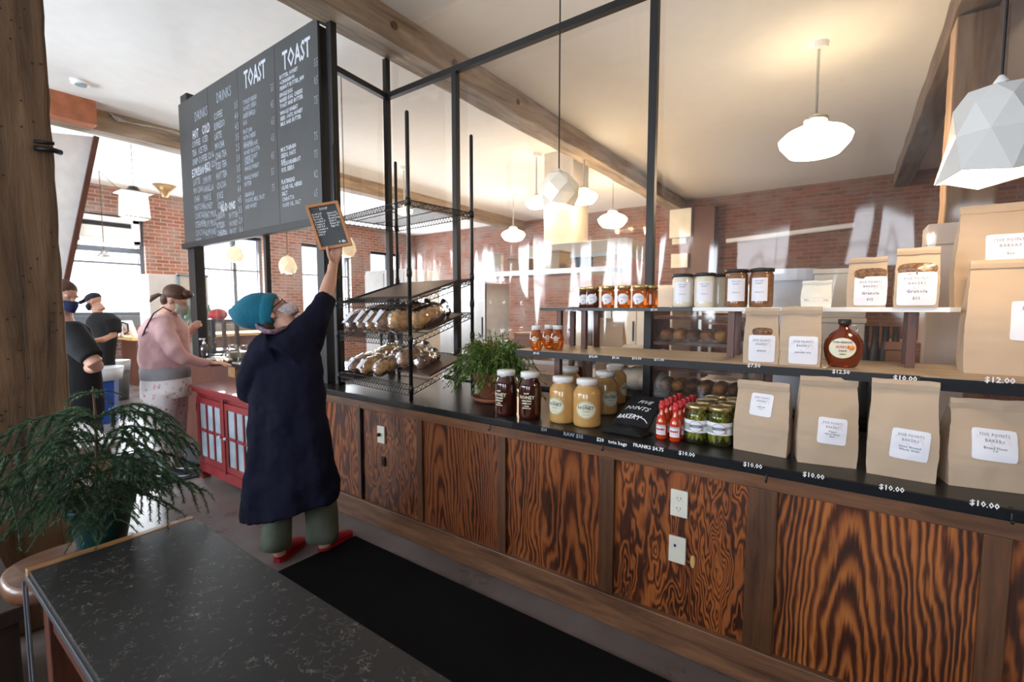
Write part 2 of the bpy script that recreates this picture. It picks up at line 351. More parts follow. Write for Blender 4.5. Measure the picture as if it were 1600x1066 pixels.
for (y0, y1, z0, z1) in west:
    n += 1; f = MB(); t = .07; x0, x1 = XW-.22, XW-.1
    zt = 2.66 if n == 1 else z1
    f.box((x0, y0, z0), (x1, y0+t, z1)).box((x0, y1-t, z0), (x1, y1, z1)).box((x0, y0, z0), (x1, y1, z0+t)).box((x0, y0, z1-t), (x1, y1, z1))
    f.box((x0, y0+t, zt-.08), (x1, y1-t, zt+.03)); f.box((x0, y0+t, 2.35), (x1, y1-t, 2.39))
    if n > 1: f.box((x0, (y0+y1)/2+.1, z0), (x1, (y0+y1)/2+.18, z1))
    o = struct('window_%d' % n, f, K['winframe'])
    g = MB().box((XW-.17, y0+t, z0+t), (XW-.165, y1-t, zt-t)).build('pane', K['pane'], o)
    s = MB().box((XW-.08, y0-.12, z0-.22), (XW+.07, y1+.12, z0)).build('window_sill', K['winframe'], o)
for (x0, x1, z0, z1) in south:
    n += 1; f = MB(); t = .06; a, b = YS-.22, YS-.12
    f.box((x0, a, z0), (x0+t, b, z1)).box((x1-t, a, z0), (x1, b, z1)).box((x0, a, z0), (x1, b, z0+t)).box((x0, a, z1-t), (x1, b, z1))
    f.box(((x0+x1)/2-.025, a, z0), ((x0+x1)/2+.025, b, z1)).box((x0, a, 2.0), (x1, b, 2.05))
    o = struct('window_%d' % n, f, K['winframe'])
    MB().box((x0+t, YS-.17, z0+t), (x1-t, YS-.165, z1-t)).build('pane', K['pane'], o)
# timber beams and posts
def rough_beam(name, a, b, m, seg=40, jit=.008, seed=1):
    """long timber along y with slightly uneven edges"""
    x0, y0, z0 = a; x1, y1, z1 = b; secs = []; mb = MB(); rr = random.Random(seed); base = 0
    for i in range(seg+1):
        y = y0+(y1-y0)*i/seg; j = [rr.uniform(-jit, jit) for _ in range(8)]
        mb.v += [(x0+j[0], y, z0+j[1]), (x1+j[2], y, z0+j[3]), (x1+j[4], y, z1), (x0+j[6], y, z1)]
    for i in range(seg):
        k = i*4
        for q in range(4): mb.f.append((k+q, k+(q+1) % 4, k+4+(q+1) % 4, k+4+q))
    mb.f += [(3, 2, 1, 0), (seg*4, seg*4+1, seg*4+2, seg*4+3)]
    return struct(name, mb, m, bevel=.01)
b1 = rough_beam('trim_1', (-3.29, YS, 3.6), (-3.02, YN, CZ), K['beamwood'], seed=1)
b0 = rough_beam('trim_2', (-7.6, YS, 3.6), (-7.35, YN, CZ+.02), K['beamwood'], seed=2)
b2 = rough_beam('trim_3', (.53, YS, 3.6), (.76, YN, CZ), grain('dark_beam_timber', (.05, .03, .018), (.2, .13, .08), 5, .8, 2, 6, 'Y', bump=.5), seed=3)
for o, s in ((b1, 'pale weathered ceiling beam'), (b0, 'ceiling beam'), (b2, 'dark ceiling beam')): o['label'] = s
bb = MB()
for y in (1.45, 2.6, 3.3, 4.3): bb.ell((-3.01, y, 3.72), (.012, .03, .03))
bb.build('bolt_head', K['bark'], b1)
cb = MB()
for i in range(5): cb.tube([(-7.34, 1.9+i*.02+t*.16, 3.83-.008*i-t*.012-.035*math.sin(t*1.1+i*.5)) for t in range(8)], .008, 6)
cb.build('cable', K['steel'], b0, smooth=True)
def timber_post(name, c, w, label, m=None, h=3.6):
    mb = MB(); rr = random.Random(int(c[0]*100)); seg = 50; k0 = []
    for i in range(seg+1):
        z = h*i/seg; j = [rr.uniform(-.003, .003) for _ in range(8)]
        mb.v += [(c[0]-w/2+j[0]*.5, c[1]-w/2+j[1], z), (c[0]+w/2+j[2], c[1]-w/2+j[3], z), (c[0]+w/2+j[4], c[1]+w/2+j[5], z), (c[0]-w/2+j[6], c[1]+w/2+j[7], z)]
    for i in range(seg):
        k = i*4
        for q in range(4): mb.f.append((k+q, k+(q+1) % 4, k+4+(q+1) % 4, k+4+q))
    mb.f += [(3, 2, 1, 0), tuple(seg*4+q for q in range(4))]
    o = struct(name, mb, m or K['oldwood'], bevel=.012); o['label'] = label; return o
P1 = timber_post('trim_4', (-3.15, .415, 0), .30, 'old rough timber post with nail holes')
h = MB(); rr = random.Random(4)
for i in range(80):
    z = rr.uniform(.9, 3.2); y = rr.uniform(.29, .55)
    h.ell((-2.998, y, z), (.003, .0045, .0045), n=6, m=4)
h.build('nail_hole', K['slot'], P1)
bk = MB().tube([(-2.99, .5, 2.21), (-2.96, .55, 2.21), (-2.98, .585, 2.21)], .012, 8).tube([(-2.99, .5, 2.24), (-2.96, .56, 2.24)], .008, 8).build('iron_hook', K['black'], P1, smooth=True)
timber_post('trim_5', (.68, 4.9, 0), .28, 'brown timber post in the kitchen', grain('kitchen_post', (.12, .06, .03), (.4, .25, .14), 6, .7, 2, 6, 'Z'))
timber_post('trim_6', (-7.47, -.6, 0), .28, 'timber post by the front windows')
# orange steel bracket between post and beam
br = MB().box((-7.3, 1.33, 3.58), (-7.1, 1.72, 3.86)); o = struct('trim_7', br, mat('rust_orange_steel', (.38, .13, .06), .6, var=.2)); o['label'] = 'rust orange steel plate on the far beam'
# sloping white soffit at left, below the far beam (underside of a stair)
so = MB(); A = [gx(60, 205, -7.5), gx(148, 214, -7.5), gx(100, 445, -7.5), gx(40, 520, -7.5)]
so.add([a for a in A]+[a+Vector((-1.2, -.35, 0)) for a in A], [(0, 3, 2, 1), (4, 5, 6, 7), (0, 1, 5, 4), (1, 2, 6, 5), (2, 3, 7, 6), (3, 0, 4, 7)])
o = struct('trim_8', so, K['white']); o['label'] = 'white sloping boxed duct beside the post'
e = MB().beam(A[1]+Vector((.02, .01, 0)), A[2]+Vector((.02, .01, 0)), .05, .05).build('edge_board', K['brownwood'], o)
# ================================================================== counter
XL, XR = -3.32, 1.7
cb = Thing('counter_base', 'long dark stained plywood counter front with framed panels', 'counter', (-.8, CF+.3, 0))
cb.part('carcass', MB().box((XL, CF+.03, .10), (XR, 2.62, .84)), K['brownwood'])
cb.part('baseboard', MB().box((XL, CF-.022, 0), (XR, CF+.03, .15)), K['base'], bevel=.004, label='worn baseboard')
cb.part('top_rail', MB().box((XL, CF-.012, .80), (XR, CF+.03, .86)), K['rail'], bevel=.003)
stx = [(-2.77, -2.735), (-2.17, -2.12), (-1.53, -1.475), (-.925, -.85), (-.295, -.19), (.365, .43), (1.1, 1.18)]
for a, b in stx: cb.part('stile', MB().box((a, CF-.012, .15), (b, CF+.03, .80)), K['stile'], bevel=.003)
edges = [XL]+[v for s in stx for v in s]+[XR]
pw_par = [dict(xc=.05, c=.1, slope=.2, freq=120, dist=.03, blot=.5), dict(xc=-.1, c=.1, slope=.15, freq=70, dist=.07, blot=.8, light=(.27, .10, .035)), dict(xc=-.15, c=.06, slope=.12, freq=270, dist=.012, light=(.20, .07, .025)),
          dict(xc=.12, c=.07, slope=.10, freq=200, dist=.022, light=(.28, .09, .025)), dict(xc=.05, c=.12, slope=.4, freq=48, dist=.13, blot=1.0), dict(xc=-.05, c=.055, slope=.13, freq=270, dist=.011, light=(.40, .135, .033)),
          dict(xc=.3, c=.1, slope=.1, freq=70, dist=.03), dict(xc=0, c=.1, slope=.2, freq=90, dist=.03)]
for i in range(len(edges)//2):
    a, b = edges[2*i], edges[2*i+1]; cx = (a+b)/2
    m = plywood('fir_plywood_%d' % i, i*1.7+.3, **pw_par[i])
    mb = MB().box((a-cx, -.01, -.325), (b-cx, .01, .325)); o = mb.build('panel', m, cb.o); o.location = Vector((cx, CF+.015, .475))-cb.loc
cb.part('wood_scar', MB().ell((-.497, CF+.004, .42), (.010, .003, .028)), mat('bare_wood', (.60, .38, .14), .7), label='pale chip in the stain')
cb.part('door_gap', MB().box((-2.737, CF-.014, .15), (-2.730, CF-.005, .82)), K['slot'])
ct = Thing('countertop', 'black laminate countertop with white handwritten prices on its edge', 'countertop', (-.8, CF+.3, .86))
ct.part('slab', MB().box((XL-.02, CF-.035, .86), (XR, 2.80, .90)), K['counter'], bevel=.006)
ct.part('edge_tape', MB().box((-1.41, CF-.0375, .863), (-.29, CF-.034, .8985)), K['tape'])
ct.part('edge_tape', MB().box((-.285, CF-.0375, .863), (.445, CF-.034, .8985)), K['tape'])
def price(root, s, px, py, y, size, m='ink'):
    p = gy(px, py, y); return root.part('lettering', text_mb(s, size, (1, 0, 0), (0, 0, 1), p-Vector((0, 0, size*.35)), 'CENTER', bold=size*.02, lift=.0012), K[m])
for s, px, py, sz in (('$24', 850, 671, .022), ('RAW $35', 896, 680, .026), ('$20', 938, 687, .024), ('tote bags', 965, 692, .024), ('FRANKS $4.75', 1013, 699, .022), ('$10.00', 1073, 709, .024),
                      ('$10.00', 1176, 727, .024), ('$10.00', 1271, 743, .024), ('$10.00', 1393, 763, .024), ('$10.00', 1538, 788, .024)):
    price(ct, s, px, py, CF-.0375, sz, 'chalkdim' if s in ('$24', 'RAW $35') else 'ink')
# sockets and hooks on the counter front
def plate(name, label, px, py, kind, rot=0):
    p = gy(px, py, CF+.004); t = Thing(name, label, 'wall plate', p)
    t.lp('cover_plate', MB().box((-.036, -.012, -.058), (.036, 0, .058)), K['ivory'] if kind != 'dark' else K['slot'], bevel=.003)
    if kind == 'outlet':
        for dz in (.022, -.022):
            r = t.lp('receptacle', MB().loft([((0, -.0125, dz), (.016, 0, 0), (0, 0, .015)), ((0, -.0145, dz), (.016, 0, 0), (0, 0, .015))], 16), K['ivory'])
            t.lp('slot', MB().box((-.008, -.0155, dz-.002), (-.006, -.0142, dz+.008)).box((.006, -.0155, dz-.002), (.008, -.0142, dz+.008)).ell((0, -.0148, dz-.008), (.002, .001, .002)), K['slot'], parent=r)
    if kind == 'jack': t.lp('jack', MB().box((-.014, -.0135, .012), (-.004, -.0115, .024)), mat('blue_jack', (.02, .04, .12), .5))
    if kind == 'switch':
        t.lp('plug', MB().box((-.018, -.034, -.01), (.0, -.012, .012)), K['black'], bevel=.003)
    if kind == 'dark': t.lp('socket', MB().box((-.012, -.016, -.03), (.012, -.01, .03)), K['black'])
    return t
plate('power_outlet', 'white double power socket high on the plywood panel', 1062, 786, 'outlet')
plate('data_plate', 'white wall plate with small blue jack below the socket', 1059, 858, 'jack')
plate('power_outlet', 'cream socket plate with black plug near the person in navy', 597, 679, 'switch')
tb = plate('junction_box', 'small black uncovered socket box below the cream plate', 600, 721, 'dark'); tb.o.scale = (.5, 1, .55)
for px, py, where in ((770, 664, 'left, below the potted fern'), (946, 694, 'below the black tote bag'), (1199, 740, 'below the first paper bag'), (1578, 800, 'at the right end of the counter')):
    p = gy(px, py, CF-.014); t = Thing('coat_hook', 'small dark metal hook under the counter edge, '+where, 'hook', p, 'hooks under the counter edge')
    t.lp('hook', MB().tube([(0, 0, .008), (0, -.02, .006), (0, -.026, -.006), (0, -.02, -.02), (0, -.034, -.024), (0, -.042, -.014)], .0035, 8), K['black'], smooth=True)
    t.lp('mounting_plate', MB().ell((0, -.002, .008), (.009, .003, .009)), K['black'], smooth=True)
# ================================================================== partition frame with vinyl
GY = 2.74; RZ = gy(607, 151, GY).z; BY = 2.16
X0 = gy(607, 300, GY).x; X1 = gy(713, 300, GY).x; X2 = gy(1018, 300, GY).x; BX = -3.30
pf = Thing('vinyl_partition', 'black steel frame with clear vinyl sheets standing along the counter back', 'partition', (X2, GY, .90))
def post(x, y, z0, z1, w, name='post'): pf.part(name, MB().box((x-w/2, y-w/2, z0), (x+w/2, y+w/2, z1)), K['frame'], bevel=.002)
post(X0, GY, .9, 3.60, .045); post(X1, GY, .9, RZ, .045); post(X2, GY, .9, RZ+.25, .045); post(1.65, GY, .9, RZ, .045)
pf.part('rail', MB().box((X0, GY-.022, RZ-.022), (XE, GY+.022, RZ+.022)), K['frame'])
pf.part('rail', MB().beam((X0, GY, RZ), (-3.22, BY, RZ), .045, .045), K['frame'])
def sheet(a, b, z0, z1, amp=.012, nx=44, nz=30, seed=0):
    a, b = Vector(a), Vector(b); d = (b-a); nrm = Vector((d.y, -d.x, 0)).normalized(); mb = MB()
    for i in range(nx+1):
        for k in range(nz+1):
            u = i/nx; z = z0+(z1-z0)*k/nz; fall = .25+.75*(1-k/nz)
            q = noise.noise(Vector((u*d.length*4.0+seed, z*.35, seed)))*amp*1.8*fall+noise.noise(Vector((u*d.length*1.2+seed, z*.8, 3+seed)))*amp*1.2
            mb.v.append(tuple(a+d*u+nrm*q+Vector((0, 0, z))))
    for i in range(nx):
        for k in range(nz):
            t = i*(nz+1)+k; mb.f.append((t, t+nz+1, t+nz+2, t+1))
    pf.part('vinyl_sheet', mb, K['vinyl'], smooth=True)
off = GY+.035
sheet((X0+.03, off, 0), (X1, off, 0), .92, RZ, seed=1); sheet((X1, off+.004, 0), (X2, off+.004, 0), .92, RZ, seed=2, nx=60)
sheet((X2, off, 0), (1.7, off, 0), .92, RZ, amp=.022, seed=5, nx=80)
sheet((-3.2, BY+.06, 0), (X0-.02, GY-.03, 0), .95, RZ, seed=3, nx=20)
sheet((X0, off+.02, 0), (XE, off+.02, 0), RZ+.02, 3.80, amp=.01, seed=4)
# main black post and the partition wing that carries the menu board
pf2 = Thing('sneeze_guard_frame', 'black post and rail frame carrying the menu board, with clear sheet below', 'partition', (BX, BY, .9))
pf2.part('post', MB().box((-3.40, BY-.05, .9), (-3.30, BY+.05, 3.60)), K['frame'], label='thick black post', bevel=.003)
pf2.part('post', MB().box((-3.24, BY-.02, .9), (-3.18, BY+.03, 3.60)), K['frame'], bevel=.003)
pl_x = gy(311, 480, BY).x
pf2.part('post', MB().box((pl_x-.09, BY-.05, .967), (pl_x+.07, BY+.05, 3.72)), K['frame'], bevel=.003, label='thick black post at the far end')
mx = gy(418, 420, BY).x
pf2.part('post', MB().box((mx-.02, BY-.02, .967), (mx+.02, BY+.02, 2.2)), K['frame'])
sheet((pl_x+.06, BY+.03, 0), (-3.38, BY+.03, 0), .97, 2.2, seed=7, nx=40)
# ================================================================== menu board
ML, MR, MZ0, MZ1 = pl_x-.08, -3.26, 2.18, 3.62
mbd = Thing('menu_board', 'large black chalkboard menu in four panels hung high above the counter', 'menu board', ((ML+MR)/2, BY-.07, MZ0))
yb = BY-.075
pxs = [gy(v, 300, yb).x for v in (299, 331, 378, 436)]+[MR]
for i in range(4):
    a, b = (ML if i == 0 else pxs[i]), pxs[i+1]
    mbd.part('panel', MB().box((a+.002, yb, MZ0), (b-.002, yb+.02, MZ1)), K['slate'], bevel=.001)
mbd.part('bottom_ledge', MB().box((ML, yb-.035, MZ0-.06), (MR, yb+.022, MZ0-.003)), K['frame'], bevel=.003)
def board_text(s, px, py, h, m='chalk', sx=1.0, line=1.0, bold=0.0):
    p = gy(px, py, yb); mbd.part('lettering', text_mb(s, h, (1, 0, 0), (0, 0, 1), p-Vector((0, 0, h*.7)), lift=.002, sx=sx*.66, line=line, bold=bold), K[m])
board_text('DRINKS', 304, 176, .13, 'chalkdim'); board_text('DRINKS', 338, 146, .13, 'chalkdim')
board_text('TOAST', 381, 112, .21, sx=.85, bold=.004); board_text('TOAST', 441, 82, .20, sx=.95, bold=.004)
board_text('BUTTER, HONEY\n+CINNAMON\nPEANUT BUTTER, JAM', 437, 119, .043, sx=1.25, bold=.001)
board_text('SINGLE EGG\nRAISED EGG, CHEESE\nTOAST AND BUTTER', 437, 147, .043, sx=1.25, bold=.001)
board_text('WHOLE WHEAT\nSEED, OATS, HONEY\nMILK AND BUTTER', 438, 175, .043, sx=1.25, bold=.001)
board_text('MULTIGRAIN\nSEEDS, OATS\nRYE', 439, 232, .047, sx=1.25, bold=.001)
board_text('VOLKORNBROT\nRYE, SEEDS', 440, 254, .047, sx=1.25, bold=.001)
board_text('FLATBREAD\nOLIVE OIL, HERBS\nSALT', 440, 282, .047, sx=1.25, bold=.001)
board_text('CIABATTA\nOLIVE OIL, SALT', 441, 309, .047, sx=1.25)
for s, px, py in (('5.5', 491, 92), ('8.5', 491, 120), ('7.5', 491, 151), ('7.5', 491, 207), ('7.5', 491, 235), ('8.2', 491, 266), ('6.5', 491, 296)): board_text(s, px, py, .085, 'chalkdim', sx=.7)
for s, px, py in (('5.5', 423, 132), ('4.5', 423, 158), ('6.5', 424, 184), ('6.5', 424, 210), ('4.5', 424, 238), ('5.5', 424, 263), ('7.5', 425, 288)): board_text(s, px, py, .085, 'chalkdim', sx=.7)
board_text('TURKEY BREAD\nHONEY, SEEDS\nSOFT EGG', 380, 158, .053, 'chalkdim', bold=.001)
board_text('HARD BOILED\nEGG', 380, 180, .053, 'chalkdim', bold=.001)
board_text('FRUIT JAM\nWITH CHEESE\nSEASONAL', 380, 204, .053, 'chalkdim', bold=.001)
board_text('FOUNTAIN AVE\nHONEY RICOTTA\nCHEESE TOAST', 381, 227, .053, 'chalkdim', bold=.001)
board_text('CHEDDAR\nWHOLE WHEAT', 382, 252, .053, 'chalkdim', bold=.001)
board_text('WHOLE WHEAT\nBUTTER', 382, 276, .053, 'chalkdim', bold=.001)
board_text('GRANOLA\nYOGURT, MILK, FRUIT\nAND HONEY', 383, 302, .053, 'chalkdim', bold=.001)
wl = ['COFFEE', 'ESPRESSO', 'LATTE', 'MOCHA', 'CHAI TEA', 'ICED TEA', 'HOT TEA', 'COCOA', 'JUICE', 'CIDER', 'SODA', 'MILK', 'WATER', 'SEASONAL', 'LEMONADE', 'KOMBUCHA']
board_text('\n'.join(wl[:14]), 334, 178, .088, 'chalkdim', sx=.9, line=1.05, bold=.001)
board_text('\n'.join(['3.5', '4.0', '4.5', '3.5', '2.5', '3.0', '3.5', '2.5', '4.0', '4.5', '3.5', '2.0', '3.0', '3.5', '4.0', '2.0']), 366, 160, .088, 'chalkdim', line=1.05)
board_text('ADD ONS', 345, 320, .1, bold=.002); board_text('EGG\nBACON\nCHEESE\nJAM', 338, 336, .075, 'chalkdim'); board_text('BUTTER\nHONEY\nFRUIT', 358, 333, .075, 'chalkdim')
board_text('HOT     COLD', 301, 205, .12, bold=.002, sx=.8); board_text('COFFEE   ICED\nTEA   ICE TEA\nDRIP COFFEE 12/16\nMOCHA LATTE 12/16', 300, 222, .088, 'chalkdim', bold=.001)
board_text('ESPRESSO BAR', 300, 266, .11, bold=.001, sx=.95)
board_text('\n'.join(['LATTE', 'MOCHA', 'CHAI', 'MATCHA', 'CORTADO', 'STEAMER', 'COCOA', 'DRIP']), 302, 281, .09, 'chalkdim', line=.95)
board_text('\n'.join(['SYRUPS', 'VANILLA', 'MAPLE', 'HONEY', 'OAT MILK', 'SOY MILK', 'ALMOND', 'DECAF', 'EXTRA', 'SHOT']), 317, 278, .09, 'chalkdim', line=.95)
# ================================================================== display shelves above the counter
MSZ = 1.262; MSX0 = gy(806, 548, 2.15).x
def price2(root, s, px, py, y, size): price(root, s, px, py, y, size)
ms = Thing('display_shelf', 'long pale board shelf with black priced edge, held on brown legs over the countertop', 'shelf', (-.3, 2.4, .90))
ms.part('board', MB().box((MSX0, 2.155, MSZ-.022), (1.4, 2.62, MSZ)), K['shelfwood'], bevel=.002)
ms.part('edge_strip', MB().box((MSX0, 2.147, MSZ-.036), (.21, 2.155, MSZ-.002)), mat('dark_grey_strip', (.018, .018, .02), .4, spec=.3))
ms.part('edge_strip', MB().box((.212, 2.145, MSZ-.048), (1.4, 2.155, MSZ-.006)), K['tape'])
for x, y in ((-1.33, 2.3), (-1.33, 2.58), (-.31, 2.3), (-.31, 2.58), (.24, 2.3), (.24, 2.58), (1.2, 2.3), (1.2, 2.58)):
    ms.part('leg', MB().box((x-.017, y-.017, .90), (x+.017, y+.017, MSZ-.022)), K['brownwood'])
for s, px, py, sz in (('$9.00', 838, 552, .017), ('$12.00', 927, 557, .017), ('$9.00', 962, 559, .017), ('$10.00', 995, 560, .017), ('$11.00', 1030, 562, .017), ('$7.50', 1178, 571, .022),
                      ('$12.50', 1314, 581, .020), ('$10.00', 1414, 591, .024), ('$12.00', 1562, 594, .026)):
    price2(ms, s, px, py, 2.145, sz)
TSZ = 1.497; TY = 2.34
ts = Thing('upper_shelf', 'upper shelf, dark board at left and white board at right, on brown legs', 'shelf', (-.5, 2.45, MSZ))
a = gy(843, 484, TY).x; b = gy(1082, 484, TY).x
ts.part('dark_board', MB().box((a, TY, TSZ-.018), (b, 2.60, TSZ)), mat('dark_shelf', (.03, .03, .03), .4), bevel=.001)
ts.part('white_board', MB().box((b+.001, TY, TSZ-.016), (.30, 2.60, TSZ+.002)), K['white'], bevel=.001)
ts.part('white_board', MB().box((.301, 2.455, TSZ-.016), (1.4, 2.60, TSZ+.002)), K['white'], bevel=.001)
ts.part('pale_board', MB().box((a, TY+.001, TSZ), (-1.28, 2.56, TSZ+.004)), K['shelfwood'])
for x in (-1.38, -1.22, -.45, .2, 1.2):
    for y in ((2.40, 2.56) if x < 1 else (2.47, 2.58)): ts.part('leg', MB().box((x-.014, y-.014, MSZ), (x+.014, y+.014, TSZ-.018)), K['brownwood'])
price2(ts, '$10.00 each', 893, 485, TY-.001, .016); price2(ts, '$7.00', 1022, 484, TY-.001, .015)
clip = ts.part('clip', MB().box((gy(1226, 0, TY).x-.008, TY-.006, TSZ-.03), (gy(1226, 0, TY).x+.008, TY, TSZ)), K['chrome'])
# ================================================================== jars
def jar(name, label, cat, loc, w, h, content, lid, lab, group=None, neck=.62, lidh=.022, rz=0, gap=.0, shoulder=.80, round_=False, shell=True):
    t = Thing(name, label, cat, loc, group, rz); r = w/2; nr = r*neck; hh = h-lidh
    if round_: prof = [(r*.55, 0), (r*.8, .008), (r*.97, hh*.25), (r, hh*.45), (r*.95, hh*.65), (r*.75, hh*.85), (nr, hh*.93), (nr, hh)]
    else: prof = [(r*.90, 0), (r*.98, .006), (r, .018), (r, hh*shoulder*.95), (r*.97, hh*shoulder), (r*.85, hh*(shoulder+.07)), (nr*1.05, hh*(shoulder+.13)), (nr, hh*(shoulder+.16)), (nr, hh)]
    body = t.lp('jar', MB().lathe(prof, n=28), content, smooth=True)
    t.lp('lid', MB().lathe([(nr*1.08, hh-.006), (nr*1.16, hh-.005), (nr*1.16, h-.004), (nr*1.1, h)], n=28), lid, smooth=True, bevel=.0)
    if lab: lab(t, r, hh, body)
    return t
def curved(t, r, z0, z1, a0, a1, m, name='label', parent=None, n=14, oval=False, lift=.0008):
    """a label wrapped on a jar; angles measured from the front (-y)"""
    mb = MB(); rr = r+lift
    if not oval:
        for i in range(n+1):
            a = a0+(a1-a0)*i/n; mb.v += [(rr*math.sin(a), -rr*math.cos(a), z0), (rr*math.sin(a), -rr*math.cos(a), z1)]
        mb.f = [(2*i, 2*i+2, 2*i+3, 2*i+1) for i in range(n)]
    else:
        c = (a0+a1)/2; zc = (z0+z1)/2; k = 6
        mb.v.append((rr*math.sin(c), -rr*math.cos(c), zc)); N_ = 28
        for j in range(1, k+1):
            for i in range(N_):
                th = 2*math.pi*i/N_; a = c+(a1-a0)/2*math.cos(th)*j/k; mb.v.append((rr*math.sin(a), -rr*math.cos(a), zc+(z1-z0)/2*math.sin(th)*j/k))
        for i in range(N_): mb.f.append((0, 1+i, 1+(i+1) % N_))
        for j in range(k-1):
            for i in range(N_):
                p = 1+j*N_+i; q = 1+j*N_+(i+1) % N_; mb.f.append((p, p+N_, q+N_, q))
    return t.lp(name, mb, m, parent=parent, smooth=True)
def ctext(t, s, size, r, ang, z, m, parent=None, sx=1, bold=0, lift=.0016, line=1.0):
    """printed words wrapped around a jar"""
    f = text_mb(s, size, (1, 0, 0), (0, 0, 1), (0, 0, 0), 'CENTER', bold=bold, sx=sx, lift=0, line=line); rr = r+lift
    f.v = [(rr*math.sin(ang+x/rr), -rr*math.cos(ang+x/rr), z+zz) for x, y, zz in f.v]
    return t.lp('lettering', f, m, parent=parent)
def turn(px, py, z): p = gz(px, py, z); return p
# creamed honey, five large jars
def lab_round(ang):
    def f(t, r, hh, body):
        l = curved(t, r, hh*.22, hh*.62, ang-.72, ang+.72, K['cream'], oval=True)
        ring = curved(t, r, hh*.235, hh*.605, ang-.67, ang+.67, K['dtext'], 'printed_ring', parent=l, oval=True, lift=.0012)
        curved(t, r, hh*.243, hh*.597, ang-.645, ang+.645, K['cream'], 'inner_disc', parent=l, oval=True, lift=.0016)
        ctext(t, 'RAW', .011, r, ang, hh*.51, K['dtext'], l, lift=.0022); ctext(t, 'HONEY', .024, r, ang, hh*.43, K['dtext'], l, bold=.0006, lift=.0022)
        ctext(t, 'CREAMED', .008, r, ang, hh*.37, K['dtext'], l, lift=.0022); ctext(t, 'NET WT 3 LB', .006, r, ang, hh*.29, K['dtext'], l, lift=.0022)
    return f
ch = [((874, 660), 'second from the left, its round label turned left', -.12, K['lid']), ((912, 666), 'at the very front, label facing forward', .38, K['lid']),
      ((941, 646), 'behind and right of the front jar', .95, K['lid']), ((885, 636), 'in the back row at left', .9, K['lid']), ((957, 630), 'farthest back at right', 1.6, K['lid'])]
for q, s, ang, ld in ch:
    jar('honey_jar', 'large jar of pale creamed honey, '+s, 'honey jar', gz(q[0], q[1], .90)+Vector((0, .035, 0)), .142, .238, K['creamhoney'], ld, lab_round(ang), 'creamed honey jars', neck=.66)
# dark honey, two
def lab_dark(t, r, hh, body):
    for s, z, sz in (('RAW', .60, .012), ('HONEY', .49, .026), ('UNFILTERED', .43, .010), ('wildflower', .37, .012), ('LOCAL', .31, .009), ('NET WT 3 LB', .26, .008)): ctext(t, s, sz, r, 0, hh*z, K['cream'], bold=.0006)
jar('honey_jar', 'tall jar of very dark honey, beside the terracotta pot', 'honey jar', gz(786, 649, .90)+Vector((0, .03, 0)), .122, .25, K['darkhoney'], K['lid'], lab_dark, 'dark honey jars', neck=.72, rz=-.1)
jar('honey_jar', 'tall jar of very dark honey, the right one of two', 'honey jar', gz(823, 654, .90)+Vector((0, .03, 0)), .122, .25, K['darkhoney'], K['lid'], lab_dark, 'dark honey jars', neck=.72, rz=.28)
# rounded amber honey jars on the left end of the mid shelf
def lab_amb(t, r, hh, body):
    for s, z, sz in (('RAW', .62, .007), ('HONEY', .52, .013), ('CLOVER', .44, .007), ('LOCAL', .36, .006)): ctext(t, s, sz, r, .5, hh*z, K['cream'], bold=.0006)
for px, py, s in ((835, 548, 'at the left end of the shelf'), (855, 545, 'close behind the left one'), (868, 547, 'the right one of three')):
    jar('small_honey_jar', 'small rounded jar of amber honey, '+s, 'honey jar', gz(px, py, MSZ)+Vector((0, .02, 0)), .074, .136, K['amber'], K['lid'], lab_amb, 'small honey jars', neck=.62, lidh=.016, round_=True, rz=-.2)
# jam jars on the dark upper shelf
def lab_jam(ang):
    def f(t, r, hh, body):
        l = curved(t, r, hh*.22, hh*.72, ang-.95, ang+.85, K['label'], oval=True)
        curved(t, r, hh*.30, hh*.38, ang-.25, ang-.05, mat('orange_print', (.5, .2, .05), .6), 'printed_fruit', parent=l, oval=True, lift=.0014)
        ctext(t, 'HONEY', .008, r, ang, hh*.5, K['ltext'], l)
    return f
jl = [(914, 'dark red', K['jamdark'], 'leftmost of the row', .3, 2.46), (926, 'dark brown', K['jamdark'], 'second from the left', .35, 2.40), (950, 'red brown', K['amber'], 'third from the left', .25, 2.40),
      (975, 'orange brown', K['amber'], 'fourth from the left', .22, 2.40), (999, 'orange', K['amber'], 'fifth from the left', .2, 2.40), (1017, 'orange', K['amber'], 'rightmost, half hidden', -1.1, 2.47)]
for px, col, m, s, ang, y in jl:
    x = gy(px, 470, y).x
    jar('jam_jar', 'small straight %s jar with gold lid and oval white label, %s' % (col, s), 'jam jar', (x, y, TSZ), .072, .118, m, K['goldlid'], lab_jam(ang), 'small jars on the dark upper shelf', neck=.86, lidh=.014, shoulder=.86)
# baking mix jars on the white board
def lab_sq(a0, a1):
    def f(t, r, hh, body):
        l = curved(t, r, hh*.17, hh*.80, a0, a1, K['label']); a = (a0+a1)/2
        ctext(t, 'FIVE POINTS', .0085, r, a, hh*.70, K['ltext'], l, sx=.9); ctext(t, 'BAKERY', .0085, r, a, hh*.63, K['ltext'], l)
        ctext(t, 'baking mix', .008, r, a, hh*.40, K['ltext'], l); ctext(t, '~ ~', .02, r, a, hh*.5, K['pink'], l)
    return f
bj = [(1066, 'cream flour', K['flourjar'], 'leftmost', 2.41, -.55, 1.1), (1101, 'cream flour', K['flourjar'], 'second from the left', 2.41, -.6, 1.0), (1121, 'cream flour', K['flourjar'], 'half hidden before the brown ones', 2.52, 1.2, 2.4),
      (1150, 'brown mix', K['mixjar'], 'left one of the two brown jars', 2.40, -.65, .95), (1189, 'brown mix', K['mixjar'], 'right one of the two brown jars', 2.40, -.75, .65)]
